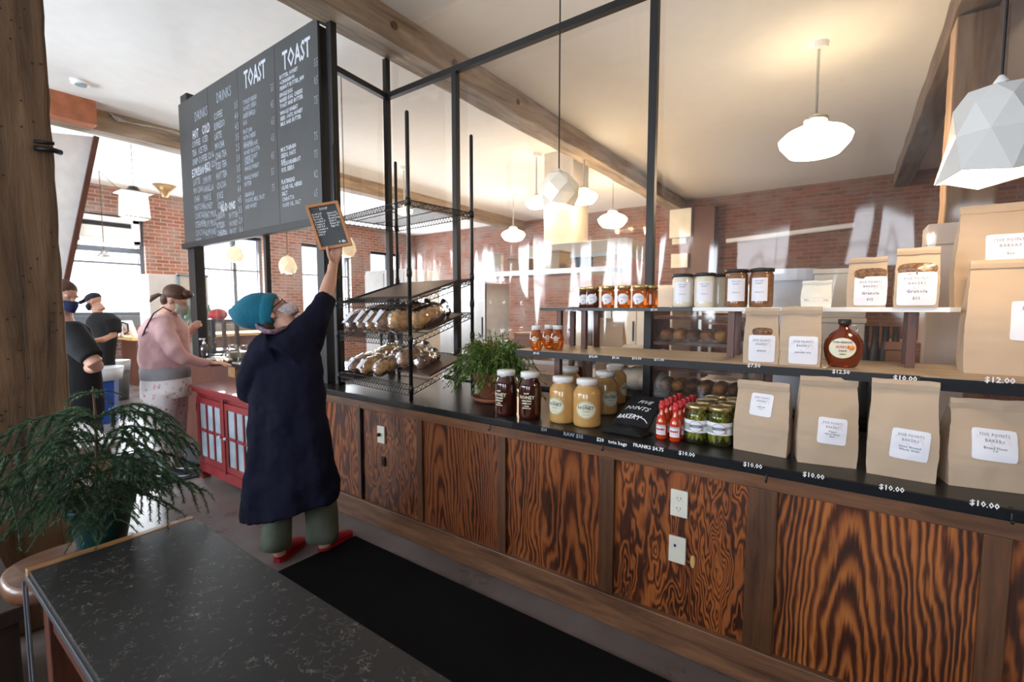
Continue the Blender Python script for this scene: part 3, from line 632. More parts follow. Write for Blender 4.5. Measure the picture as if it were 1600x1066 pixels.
for px, col, m, s, y, a0, a1 in bj:
    x = gy(px, 470, y).x; rr = .0985
    jar('baking_mix_jar', 'wide glass jar of %s with black lid, %s' % (col, s), 'jar', (x, y, TSZ+.002), rr, .165 if px < 1130 else .175, m, K['blacklid'], lab_sq(a0, a1), 'baking mix jars on the upper shelf', neck=.9, lidh=.010, shoulder=.90)
# hot sauce bottles: two files of five
def hot_bottle(loc, label, first=None):
    if first: t = copy_tree(first); t.location = loc; t['label'] = label; return t
    t = Thing('hot_sauce_bottle', label, 'bottle', loc, 'hot sauce bottles', .1)
    r = .0255
    t.lp('bottle', MB().lathe([(r*.9, 0), (r, .005), (r, .075), (r*.93, .088), (r*.62, .108), (r*.5, .12), (r*.48, .140), (r*.45, .145)], n=24), K['hot'], smooth=True)
    t.lp('cap', MB().lathe([(r*.56, .136), (r*.62, .138), (r*.6, .158), (r*.5, .1595), (r*.5, .172), (r*.42, .175)], n=20), K['redcap'], smooth=True)
    l = curved(t, r, .022, .068, -.95, .9, K['label']); ctext(t, 'FRANKS', .0125, r, -.05, .043, K['redcap'], l, bold=.0008, sx=.8, lift=.002)
    curved(t, r, .060, .068, -.95, .9, mat('silver_band', (.5, .5, .52), .4), 'label_band', parent=l, lift=.0014)
    ctext(t, 'RED HOT', .006, r, -.05, .032, K['redcap'], l, lift=.002)
    return t.o
h0 = None
words = ['front', 'second', 'third', 'fourth', 'fifth']
for k, col in enumerate(('left', 'right')):
    for i in range(5):
        base = gz(1030.5, 687, .90) if k == 0 else gz(1043.5, 690, .90)
        loc = base+Vector((.0+i*.003+k*.0235, .028+i*.058, 0))
        o = hot_bottle(loc, 'red hot sauce bottle, %s from the front in the %s file' % (words[i], col) if i else 'red hot sauce bottle at the front of the %s file' % col, h0)
        if h0 is None: h0 = o
# pickle jars: two files of three
def pickle_jar(loc, label, seed):
    t = Thing('pickle_jar', label, 'pickle jar', loc, 'pickle jars', .27); r = .0525; hh = .158; rr = random.Random(seed)
    t.lp('jar', MB().lathe([(r*.88, 0), (r*.98, .005), (r, .014), (r, .125), (r*.95, .136), (r*.8, .146), (r*.78, hh)], n=28), K['brine'], smooth=True)
    for i in range(9):
        a = 2*math.pi*i/9+rr.uniform(-.2, .2); q = r*.66; z = rr.uniform(.008, .02); L_ = rr.uniform(.095, .12); tl = rr.uniform(-.12, .12)
        s = [(Vector((q*math.cos(a)+tl*.08*k, q*math.sin(a), z+L_*k/5)), .0001+.0135*math.sin(math.pi*(k*.8+.5)/5), 0) for k in range(6)]
        t.lp('pickle', MB().tube([p for p, _, _ in s], [w for _, w, _ in s], 10), K['pickle'] if rr.random() < .55 else K['pickle2'], smooth=True)
    t.lp('lid', MB().lathe([(r*.84, hh-.008), (r*.9, hh-.007), (r*.9, hh+.008), (r*.84, hh+.011)], n=28), K['goldlid'], smooth=True)
    l = curved(t, r, .052, .106, -1.9, 1.5, K['label']); g = curved(t, r, .060, .090, -1.9, 1.5, mat('grey_label_band', (.36, .39, .36), .6), 'grey_band', parent=l, lift=.0012)
    c = curved(t, r, .054, .104, -.62, .42, K['dtext'], 'emblem_ring', parent=l, oval=True, lift=.0016); curved(t, r, .0555, .1025, -.59, .39, K['label'], 'emblem_disc', parent=l, oval=True, lift=.002)
    curved(t, r, .074, .086, -.6, .4, K['ltext'], 'emblem_band', parent=l, lift=.0024); ctext(t, 'PICKLES', .009, r, -.1, .0765, K['label'], l, lift=.003, sx=.8)
    curved(t, r, .057, .080, .5, .95, K['label'], 'small_seal', parent=l, oval=True, lift=.002)
    return t
pk = [(1083, 694, 0), (1119, 699, 0), (1083, 694, 1), (1119, 699, 1), (1083, 694, 2), (1119, 699, 2)]
for i, (px, py, k) in enumerate(pk):
    loc = gz(px, py, .90)+Vector((k*.012, .05+k*.118, 0)); pickle_jar(loc, 'jar of whole pickles with gold lid, %s of the %s file' % (('front', 'middle', 'back')[k], ('left', 'right')[i % 2]), i)
# ================================================================== paper bags
def paper_bag(name, label, loc, w, d, h, group=None, rz=0, fold=.035, lab=None, window=None, seed=0, lean=0, mtl=None, texts=(), foldrise=0.0):
    t = Thing(name, label, 'paper bag', loc, group, rz); rr = random.Random(seed); H = h-fold*.5
    NX, ND, NZ = 14, 4, 34
    def pt(u, v, k):     # u across -1..1, v depth -1..1, k height 0..1
        half = w/2*(1.0-.03*k+.045*math.sin(math.pi*min(k*1.25, 1))); taper = 1-min(1, max(0, (k-.30)/.70))**1.6*.93
        dd = d/2*taper
        gus = (1-abs(v))*w*.055*min(1, max(0, (k-.25)/.5)) if abs(u) > .99 else 0
        x = u*half-(gus if u > 0 else -gus)
        y = v*dd + (d/2-dd)*-.25 + lean*k*h
        bul = math.cos(u*math.pi/2)*math.sin(math.pi*min(1, k*1.15+.02))*.012*(1 if v > 0 else -1) if abs(v) > .99 else 0
        q = noise.noise(Vector((x*16+seed*5, y*16, k*h*11+seed)))*.0045+noise.noise(Vector((x*40+seed, y*30, k*h*38)))*.0016
        q += noise.noise(Vector((x*7+seed*3, k*h*7, seed)))*.005*k-.0028*math.exp(-((k-.34)/.018)**2)-.002*math.exp(-((k-.62+x*.8)/.02)**2)
        q *= min(1, k*6+.15)
        return Vector((x+q*.6*(1 if abs(u) > .9 else .2), y+bul-q*(1 if v < 0 else -1), k*H))
    per = [(-1+2*i/NX, -1) for i in range(NX)]+[(1, -1+2*i/ND) for i in range(ND)]+[(1-2*i/NX, 1) for i in range(NX)]+[(-1, 1-2*i/ND) for i in range(ND)]
    n_ = len(per); mb = MB()
    for k in range(NZ+1):
        for u, v in per: mb.v.append(tuple(pt(u, v, k/NZ)))
    for k in range(NZ):
        for i in range(n_):
            j = (i+1) % n_; mb.f.append((k*n_+i, k*n_+j, (k+1)*n_+j, (k+1)*n_+i))
    mb.f.append(tuple(reversed(range(n_)))); mb.f.append(tuple(NZ*n_+i for i in range(n_)))
    m = mtl or K['paper']
    body = t.lp('bag_body', mb, m, smooth=True); body.modifiers.new('e', 'EDGE_SPLIT').split_angle = math.radians(50)
    top = pt(0, -1, 1); yt = (pt(0, -1, 1).y+pt(0, 1, 1).y)/2; fb = MB(); nn = 14
    for i in range(nn+1):
        u = -1+2*i/nn; x = u*w/2*.985; q = noise.noise(Vector((x*25+seed, seed, 0)))*.003
        y0 = yt-.012; z1 = H+fold*.5+q
        fb.v += [(x, y0-.004+q*.5, z1-fold), (x, y0-.008+q, z1-fold*.45), (x, y0-.004, z1), (x, y0+.012, z1-.002), (x, y0+.014, z1-fold)]
    for i in range(nn):
        for q in range(4): fb.f.append((i*5+q, (i+1)*5+q, (i+1)*5+q+1, i*5+q+1))
        fb.f.append((i*5+4, (i+1)*5+4, (i+1)*5, i*5))
    fb.f += [(0, 1, 2, 3, 4), tuple(nn*5+q for q in (4, 3, 2, 1, 0))]
    t.lp('folded_top', fb, m, bevel=0)
    def front(x, z): return pt(max(-.98, min(.98, x/(w/2))), -1, min(1, z/H)).y
    if window:
        wx, wz, ww, wh = window; o = MB(); N_ = 24; o.v.append((wx, front(wx, wz)-.0022, wz))
        for j in (1, 2):
            for i in range(N_):
                th = 2*math.pi*i/N_; x = wx+ww/2*abs(math.cos(th))**.6*(1 if math.cos(th) > 0 else -1)*j/2; z = wz+wh/2*abs(math.sin(th))**.7*(1 if math.sin(th) > 0 else -1)*j/2; o.v.append((x, front(x, z)-.0022, z))
        for i in range(N_):
            o.f.append((0, 1+i, 1+(i+1) % N_)); o.f.append((1+i, 1+N_+i, 1+N_+(i+1) % N_, 1+(i+1) % N_))
        t.lp('window', o, K['granola'])
    if lab:
        lx, lz, lw, lh, tilt = lab; c_, s_ = math.cos(tilt), math.sin(tilt); g = MB(); nx = 8; tl = []
        for i in range(nx+1):
            for k in range(nx+1):
                a = -lw/2+lw*i/nx; b_ = -lh/2+lh*k/nx
                # rounded corners
                e = .007; ca = max(abs(a)-(lw/2-e), 0); cb_ = max(abs(b_)-(lh/2-e), 0)
                if ca > 0 and cb_ > 0: a = math.copysign(lw/2-e*.3, a); b_ = math.copysign(lh/2-e*.3, b_)
                x = lx+a*c_-b_*s_; z = lz+a*s_+b_*c_; g.v.append((x, front(x, z)-.0026, z))
        for i in range(nx):
            for k in range(nx): q = i*(nx+1)+k; g.f.append((q, q+nx+1, q+nx+2, q+1))
        l = t.lp('label', g, K['label'], smooth=True)
        def tx(s, size, z, m_, sx=1.0, bold=0, x0=0, lift=.0038):
            f = text_mb(s, size, (1, 0, 0), (0, 0, 1), (0, 0, 0), 'CENTER', lift=0, sx=sx, bold=bold, spacing=1.15)
            f.v = [(lx+(x+x0)*c_-(zz+z)*s_, front(lx+(x+x0)*c_, lz+zz+z)-lift, lz+(x+x0)*s_+(zz+z)*c_) for x, y, zz in f.v]
            t.lp('lettering', f, m_, parent=l)
        S = lw/.10
        # pale pink printed map arrows behind the name
        ar = MB()
        for sx_, sz_, dx, dz in ((-.3, .30, -.12, -.10), (.0, .34, .03, -.16), (.25, .25, .09, -.2), (-.1, .05, .12, -.12), (.2, .12, -.14, -.08)):
            a0 = Vector((sx_*lw, sz_*lh)); dd = Vector((dx*lw, dz*lh)); nn_ = Vector((-dd.y, dd.x))*.16
            for q in ((a0-nn_, a0+nn_, a0+dd+nn_*.3, a0+dd-nn_*.3),):
                b0 = len(ar.v)
                for p in q: x = lx+p.x*c_-p.y*s_; z = lz+p.x*s_+p.y*c_; ar.v.append((x, front(x, z)-.0031, z))
                ar.f.append((b0, b0+1, b0+2, b0+3))
        t.lp('printed_arrows', ar, K['palepink'], parent=l)
        tx('FIVE POINTS', .0125*S, lh*.27, K['ltext'], .86); tx('BAKERY', .0125*S, lh*.27-.016*S, K['ltext'], .9)
        for (s, size, zf) in texts: tx(s, size*S, lh*zf, K['ltext'], .95, bold=.0002)
    return t
K['palepink'] = mat('pale_pink_print', (.80, .68, .72), .6)
K['granola'] = mat('granola', (.16, .075, .03), .35, var=.8, vscale=90, bump=.8, bscale=80, coat=.6)
def bagat(name, label, x0, x1, pyb, z, w_extra=0, **k):
    """bag whose front bottom edge runs between two sighted columns"""
    a, b = gz(x0, pyb[0], z), gz(x1, pyb[1], z); w = (b-a).length; c = (a+b)/2; rz = math.atan2((b-a).y, (b-a).x); d = k.pop('d')
    nrm = Vector((-(b-a).y, (b-a).x, 0)).normalized()
    return paper_bag(name, label, c+nrm*d/2, w, d, k.pop('h'), rz=rz, **k)
G1 = 'paper bags of flour and mix on the countertop'
bagat('flour_bag', 'kraft paper bag beside the pickle jars, label high on its front', 1146, 1228, (701, 716), .90, d=.11, h=.295, group=G1, lab=(-.0, .20, .082, .088, -.04), seed=1, texts=(('waffle mix', .008, -.12), ('12 oz', .006, -.2)))
bagat('flour_bag', 'kraft paper bag standing second from the left on the countertop', 1246, 1338, (722, 733), .90, d=.12, h=.335, group=G1, lab=(.012, .135, .092, .098, -.05), seed=2, texts=(('Organic', .008, -.03), ('Whole Wheat', .008, -.13), ('flour', .008, -.22)))
bagat('flour_bag', 'kraft paper bag third from the left, label low on its front', 1354, 1462, (739, 757), .90, d=.12, h=.345, group=G1, lab=(.02, .125, .104, .105, -.07), seed=3, texts=(('Stone Ground', .009, -.10), ('Whole Grain', .009, -.20)))
bagat('flour_bag', 'kraft paper bag at the right end of the countertop, crumpled rolled top', 1482, 1632, (758, 776), .90, d=.13, h=.295, group=G1, lab=(-.01, .15, .112, .10, -.05), seed=4, texts=(('Bread Flour', .010, -.12), ('5 lb', .007, -.2)))
G2 = 'small paper bags on the mid shelf'
bagat('granola_bag', 'small kraft bag with dark window, left of the pair on the mid shelf', 1161, 1215, (567, 570), MSZ, d=.075, h=.235, group=G2, fold=.03, lab=(.004, .065, .098, .112, 0), window=(.004, .135, .075, .034), seed=5, texts=(('granola', .01, -.1),))
bagat('mix_bag', 'small kraft bag without window, right of the pair on the mid shelf', 1217, 1281, (570, 574), MSZ, d=.08, h=.24, group=G2, fold=.03, lab=(.012, .065, .100, .112, 0), seed=6, texts=(('pancake mix', .01, -.1),))
G3 = 'small paper bags on the upper shelf'
TS2 = TSZ+.002
def bag_top(name, label, x0, x1, y, **k):
    a, b = gy(x0, 472, y).x, gy(x1, 472, y).x; d = k.pop('d'); return paper_bag(name, label, ((a+b)/2, y+d/2, TS2), b-a, d, k.pop('h'), **k)
bag_top('granola_bag', 'kraft bag with dark oval window, left of the pair on the white shelf', 1323, 1384, 2.36, d=.075, h=.20, group=G3, fold=.02, lab=(.012, .065, .105, .115, 0), window=(.01, .135, .105, .042), seed=7, texts=(('Granola', .015, -.12), ('$12', .012, -.32)))
bag_top('granola_bag', 'kraft bag with dark oval window, right of the pair, nearest the big bags', 1397, 1466, 2.33, d=.08, h=.225, group=G3, fold=.025, lab=(-.0, .07, .115, .125, 0), window=(.0, .145, .115, .045), seed=8, texts=(('Granola', .015, -.12), ('$12', .012, -.32)))
K['whitepaper'] = mat('white_paper_bag', (.74, .71, .63), .6, bump=.1, bscale=15)
wb = bag_top('white_paper_bag', 'small white paper bag between the jars and the kraft bags', 1252, 1299, 2.40, d=.07, h=.115, fold=.015, seed=9, mtl=K['whitepaper'])
wb.lp('lettering', text_mb('five points bakery', .012, (1, 0, 0), (0, 0, 1), (-.0, -.0425, .028), 'CENTER'), K['ltext'])
# big bags at the right
paper_bag('flour_sack', 'large kraft bag standing at the right end of the mid shelf', gz(1503, 583, MSZ)+Vector((.185, .068, 0)), .36, .13, .405, group='large kraft bags at right', fold=.03, lab=(.005, .19, .155, .135, -.02), seed=10, texts=(('Whole Wheat', .009, -.14), ('5 lb', .006, -.22)))
paper_bag('flour_sack', 'large kraft bag standing on the upper shelf under the right lamp', Vector((gy(1492, 480, 2.46).x+.16, 2.53, TSZ+.002)), .32, .12, .385, group='large kraft bags at right', fold=.03, lab=(-.02, .21, .13, .12, 0), seed=11, texts=(('Rye', .009, -.14),))
paper_bag('flour_sack', 'kraft bag half hidden behind the large bag on the mid shelf', (gy(1492, 583, 2.53).x+.10, 2.545, MSZ), .18, .10, .20, fold=.02, seed=12)
# syrup bottle
p = gz(1316, 575, MSZ)+Vector((0, .035, 0)); t = Thing('syrup_bottle', 'glass jug of dark maple syrup with black cap and finger loop', 'bottle', p, None, .1)
R_ = .068; mb = MB()
mb.loft([((0, 0, z), (rx, 0, 0), (0, rx*.62, 0)) for rx, z in ((.035, 0), (.048, .006), (.061, .04), (.067, .075), (.063, .105), (.047, .132), (.027, .147), (.018, .153), (.017, .172))], 28)
b_ = t.lp('bottle', mb, K['darkhoney'], smooth=True)
b_.data.materials[0] = mat('maple_syrup', (.23, .035, .008), .1, coat=1, trans=.5)
t.lp('cap', MB().lathe([(.021, .170), (.022, .172), (.022, .189), (.02, .191)], n=24), K['blacklid'], smooth=True)
t.lp('handle', MB().tube([Vector((.018, 0, .166))]+[Vector((.030+.014*math.sin(a), 0, .152+.014*math.cos(a))) for a in [0, .6, 1.2, 1.8, 2.4, 3.0]]+[Vector((.026, 0, .138))], .0048, 8), K['glass'], smooth=True)
lb = MB(); N_ = 28; lb.v.append((-.006, -.0435, .078))
for j in (1, 2, 3):
    for i in range(N_):
        th = 2*math.pi*i/N_; x = -.006+.044*math.cos(th)*j/3; z = .078+.040*math.sin(th)*j/3; rx = .067*(1-((z-.075)/.16)**2); lb.v.append((x, -.62*math.sqrt(max(rx*rx-x*x, 1e-6))-.0015, z))
for i in range(N_):
    lb.f.append((0, 1+i, 1+(i+1) % N_))
    for j in (0, 1): q, w_ = 1+j*N_+i, 1+j*N_+(i+1) % N_; lb.f.append((q, q+N_, w_+N_, w_))
l = t.lp('label', lb, K['cream'], smooth=True)
for s, z, sz, m_ in (('PURE VERMONT', .098, .0085, 'ltext'), ('MAPLE', .078, .015, 'redcap'), ('SYRUP', .064, .009, 'ltext'), ('organic', .053, .007, 'leaf')):
    f = text_mb(s, sz, (1, 0, 0), (0, 0, 1), (-.006, 0, z), 'CENTER', lift=0, bold=.0004); f.v = [(x, -.62*math.sqrt(max((.067*(1-((zz-.075)/.16)**2))**2-x*x, 1e-6))-.003, zz) for x, y, zz in f.v]; t.lp('lettering', f, K[m_], parent=l)
f = MB().ell((.022, -.0425, .080), (.010, .002, .009)); t.lp('printed_leaf', f, mat('orange_leaf_print', (.75, .22, .03), .5), parent=l)
# black tote bag, folded and propped against the jars
tb = Thing('tote_bag', 'folded black cotton tote bag with white slanted lettering', 'tote bag', gz(975, 668, .90))
K['tote'] = mat('black_cotton', (.007, .007, .008), .9, bump=.15, bscale=150)
q0, q1, q2, q3 = gz(950, 668, .905)+Vector((0, 0, 0)), gz(1012, 682, .905)+Vector((0, .02, 0)), None, None
rt = (q1-q0).normalized(); upv = (Vector((0, .80, .78))+rt*.35).normalized(); nr = rt.cross(upv); Lw, Lh = .185, .225
mb = MB(); nx = 14
for i in range(nx+1):
    for k in range(nx+1):
        u, v = i/nx, k/nx; q = noise.noise(Vector((u*3, v*3, 1)))*.012+(.02*math.sin(math.pi*u)*math.sin(math.pi*v)); mb.v.append(tuple(q0+rt*Lw*u+upv*Lh*v+nr*q))
for i in range(nx):
    for k in range(nx): q = i*(nx+1)+k; mb.f.append((q, q+nx+1, q+nx+2, q+1))
o = tb.part('bag_body', mb, K['tote'], smooth=True); so_ = o.modifiers.new('s', 'SOLIDIFY'); so_.thickness = .012; so_.offset = -1
mb = MB()
for i in range(nx+1):
    for k in range(nx+1):
        u, v = i/nx, k/nx; c0 = gz(955, 672, .903)+Vector((-.0, -.005, 0)); e = min(1, 6*min(u, 1-u, v, 1-v)+.05)
        mb.v.append(tuple(c0+Vector((-.03+.20*u+.02*v, -.045+.10*v, (.028*e+.012*noise.noise(Vector((u*5, v*4, 9)))*e)))))
for i in range(nx):
    for k in range(nx): q = i*(nx+1)+k; mb.f.append((q, q+nx+1, q+nx+2, q+1))
o = tb.part('folded_handles', mb, K['tote'], smooth=True); so_ = o.modifiers.new('s', 'SOLIDIFY'); so_.thickness = .006; so_.offset = -1
tb.part('strap_edge', MB().tube([pw(992, 650, 2.08), pw(1000, 652, 2.07), pw(1007, 656, 2.06), pw(1011, 662, 2.05)], .0022, 6), K['ink'], smooth=True)
def tote_text(s, u, v, size):
    f = text_mb(s, size, (1, 0, 0), (0, 0, 1), (0, 0, 0), 'LEFT', lift=0, bold=.0006, spacing=1.1)
    out = []
    for x, y, z in f.v:
        a, b_ = u+(x+z*.25)/Lw, v+z/Lh; q = noise.noise(Vector((a*3, b_*3, 1)))*.012+(.02*math.sin(math.pi*max(0, min(1, a)))*math.sin(math.pi*max(0, min(1, b_))))+.0015; out.append(tuple(q0+rt*Lw*a+upv*Lh*b_+nr*q))
    f.v = out; tb.part('lettering', f, K['ink'])
tote_text('FIVE', .34, .74, .034); tote_text('POINTS', .12, .52, .034); tote_text('BAKERY', .04, .29, .032)
# ================================================================== wire rack with bread
RX0, RX1, RY0, RY1 = -3.165, -2.255, 2.03, 2.57
RA = math.radians(-6)
def rkp(x, y, z): c, s = math.cos(RA), math.sin(RA); return (RX1+(x-RX1)*c-(y-RY0)*s, RY0+(x-RX1)*s+(y-RY0)*c, z)
rk = Thing('wire_rack', 'black wire rack with slanted shelves of bagged bread on the countertop', 'rack', (RX1, RY0, .90), rz=RA)
for x, y in ((RX0, RY0), (RX1, RY0), (RX0, RY1), (RX1, RY1)):
    o = rk.part('post', MB().lathe([(.0125, .90), (.0125, 2.69), (.009, 2.70)], (x, y, 0), 14), K['wire'], smooth=True)
    for z in (.98, 1.30, 1.53, 1.72, 2.16): rk.part('collar', MB().lathe([(.017, z-.03), (.018, z), (.016, z+.02)], (x, y, 0), 12), K['wire'], smooth=True)
def wire_shelf(zf, zb, lip=True):
    mb = MB(); r = .0032
    def q(x, y, dz=0): return Vector((x, y, zf+(zb-zf)*(y-RY0)/(RY1-RY0)+dz))
    for dz in (0, -.035):
        for a, b in (((RX0, RY0), (RX1, RY0)), ((RX0, RY1), (RX1, RY1)), ((RX0, RY0), (RX0, RY1)), ((RX1, RY0), (RX1, RY1))): mb.tube([q(*a, dz), q(*b, dz)], r, 6)
    if lip: mb.tube([q(RX0, RY0, .035), q(RX1, RY0, .035)], r, 6)
    for a, b, n_ in (((RX0, RY0), (RX1, RY0), 28), ((RX0, RY1), (RX1, RY1), 28), ((RX0, RY0), (RX0, RY1), 14), ((RX1, RY0), (RX1, RY1), 14)):
        for i in range(n_):
            u, v = i/n_, (i+1)/n_; P = lambda t: (a[0]+(b[0]-a[0])*t, a[1]+(b[1]-a[1])*t)
            m_ = (u+v)/2; mb.tube([q(*P(u), -.035), q(*P(m_), 0)], .0018, 5).tube([q(*P(m_), 0), q(*P(v), -.035)], .0018, 5)
            if lip and a[1] == RY0 and b[1] == RY0: mb.tube([q(*P(u), 0), q(*P(m_), .035)], .0016, 5).tube([q(*P(m_), .035), q(*P(v), 0)], .0016, 5)
    rk.part('shelf', mb, K['wire'])
    g = MB()
    for i in range(1, 44): x = RX0+(RX1-RX0)*i/44; g.tube([q(x, RY0), q(x, RY1)], .0017, 5)
    for y in (RY0+.15, RY0+.32): g.tube([q(RX0, y, -.004), q(RX1, y, -.004)], .003, 5)
    rk.part('shelf_wires', g, K['wire'])
wire_shelf(2.165, 2.165, False); wire_shelf(1.53, 1.70); wire_shelf(1.285, 1.46); wire_shelf(.97, 1.15)
def shz(zf, zb, y): return zf+(zb-zf)*(y-RY0)/(RY1-RY0)
tray = Thing('baking_tray', 'dark brown tray lying on the empty second shelf of the rack', 'tray', (RX1, RY0, 1.53), rz=RA)
def slopebox(mb, x0, x1, y0, y1, zf, zb, h0, h1):
    z = lambda y: shz(zf, zb, y)
    return mb.add([(x0,y0,z(y0)+h0),(x1,y0,z(y0)+h0),(x1,y1,z(y1)+h0),(x0,y1,z(y1)+h0),(x0,y0,z(y0)+h1),(x1,y0,z(y0)+h1),(x1,y1,z(y1)+h1),(x0,y1,z(y1)+h1)], [(0,3,2,1),(4,5,6,7),(0,1,5,4),(1,2,6,5),(2,3,7,6),(3,0,4,7)])
tray.part('tray', slopebox(MB(), -2.95, -2.30, 2.09, 2.48, 1.53, 1.70, .006, .022), mat('dark_wood_tray', (.07, .032, .02), .5), bevel=.004)
tr2 = Thing('baking_tray', 'dark tray on the third shelf, behind the bread at right', 'tray', (RX1, RY0, 1.285), rz=RA); tr2.part('tray', slopebox(MB(), -2.50, -2.27, 2.2, 2.50, 1.285, 1.46, .006, .02), mat('dark_brown_tray', (.035, .018, .014), .5), bevel=.004)
tr3 = Thing('baking_tray', 'dark tray on the lowest shelf, behind the loaves', 'tray', (RX1, RY0, .97), rz=RA); tr3.part('tray', slopebox(MB(), -2.66, -2.28, 2.2, 2.50, .97, 1.15, .006, .02), mat('brown_tray', (.06, .03, .02), .5), bevel=.004)
def loaf(label, c, L_, w, h, m, rz, tilt, group, lab=True, seed=0, name='bread_loaf'):
    """loaf lying front-to-back in a clear bag; label sheet on its top front"""
    t = Thing(name, label, 'bread', c, group, rz); t.o.rotation_euler = (tilt, 0, rz); rr = random.Random(seed)
    mb = MB(); secs = []
    for k in range(13):
        u = -1+2*k/12; s = (1-abs(u)**3.2)**.5 if abs(u) < 1 else .08; s = max(s, .12); secs.append(((0, u*L_/2, h*.5*(.85+.15*s)), (w/2*s, 0, 0), (0, 0, h/2*s)))
    mb.loft(secs, 18)
    mb.v = [(x+noise.noise(Vector((x*20, y*20, z*20+seed)))*.008, y, max(z+noise.noise(Vector((x*18+3, y*14, seed)))*.008, .002)) for x, y, z in mb.v]
    t.lp('crust', mb, m, smooth=True)
    bg_ = MB(); secs = []
    for k in range(17):
        u = -1+2*k/16; s = max((1-abs(u)**4)**.5 if abs(u) < 1 else .1, .15); yy = u*L_/2*1.06
        if u > .8: s = .35+.5*(u-.8)/.2; yy = L_/2*(1.0+(u-.8)*1.2)
        secs.append(((0, yy, h*.5*(.88+.15*s)), (w/2*s*1.08+.003, 0, 0), (0, 0, h/2*s*1.06+.003)))
    bg_.loft(secs, 22)
    bg_.v = [(x+noise.noise(Vector((x*30, y*30, z*30+seed)))*.010, y, max(z+noise.noise(Vector((x*25+3, y*25, seed)))*.010, .001)) for x, y, z in bg_.v]
    t.lp('plastic_bag', bg_, K['bagfilm'], smooth=True)
    if lab:
        lb = MB(); n_ = 8
        for i in range(n_+1):
            a = -.85+1.5*i/n_
            for yy, f, dz in ((-L_*.565, .55, -.35), (-L_*.26, 1.0, .08)): lb.v.append((math.sin(a)*w/2*1.12*max(f, .8), yy, h*.5+math.cos(a)*h/2*1.13*f+dz*h*.3+.006))
        lb.f = [(2*i, 2*i+2, 2*i+3, 2*i+1) for i in range(n_)]; t.lp('paper_label', lb, K['label'], smooth=True)
    return t
GB1, GB2 = 'bagged loaves on the third rack shelf', 'bagged loaves on the lowest rack shelf'
tl1 = math.atan2(.175, .47)
def on_shelf(x, y, zf, zb): return rkp(x, y, shz(zf, zb, y)+.006)
specs = [(-3.02, 2.20, .30, .115, .12, K['crust3'], 'leftmost, dark crust', 1), (-2.88, 2.21, .30, .11, .125, K['crust'], 'second from the left, brown crust', 1), (-2.75, 2.20, .29, .105, .125, K['crust2'], 'third from the left, golden crust', 1),
         (-2.63, 2.20, .29, .11, .13, K['crust'], 'fourth from the left, striped dark crust', 1), (-2.50, 2.22, .30, .125, .135, K['crust2'], 'fifth from the left, golden round loaf without label', 0), (-2.36, 2.27, .27, .115, .12, K['crust2'], 'rightmost, golden scored loaf behind the rack post', 0)]
for i, (x, y, L_, w, h, m, s, lb) in enumerate(specs): loaf('bagged loaf on the third shelf, '+s, on_shelf(x, y, 1.285, 1.46), L_*1.0, w*1.04, h*1.2, m, -.22+.03*i+RA, tl1, GB1, lb, i)
specs = [(-3.03, 2.17, .22, .115, .10, K['crust'], 'leftmost, labelled'), (-2.88, 2.17, .22, .12, .10, K['crust2'], 'second from the left, labelled'), (-2.73, 2.18, .20, .12, .095, K['crust2'], 'front row, third from the left, without label'),
         (-2.80, 2.38, .22, .11, .10, K['crust3'], 'behind the second one'), (-2.62, 2.33, .24, .13, .12, K['crust'], 'behind at right, larger'), (-3.0, 2.38, .2, .11, .10, K['crust2'], 'behind the leftmost, mostly hidden'), (-2.47, 2.33, .17, .10, .09, K['crust3'], 'small one at far right')]
for i, (x, y, L_, w, h, m, s) in enumerate(specs): loaf('bagged roll loaf on the lowest shelf, '+s, on_shelf(x, y, .97, 1.15), L_*1.0, w*1.02, h*1.12, m, -.2+.04*i+RA, math.atan2(.18, .47), GB2, i < 2, 20+i)
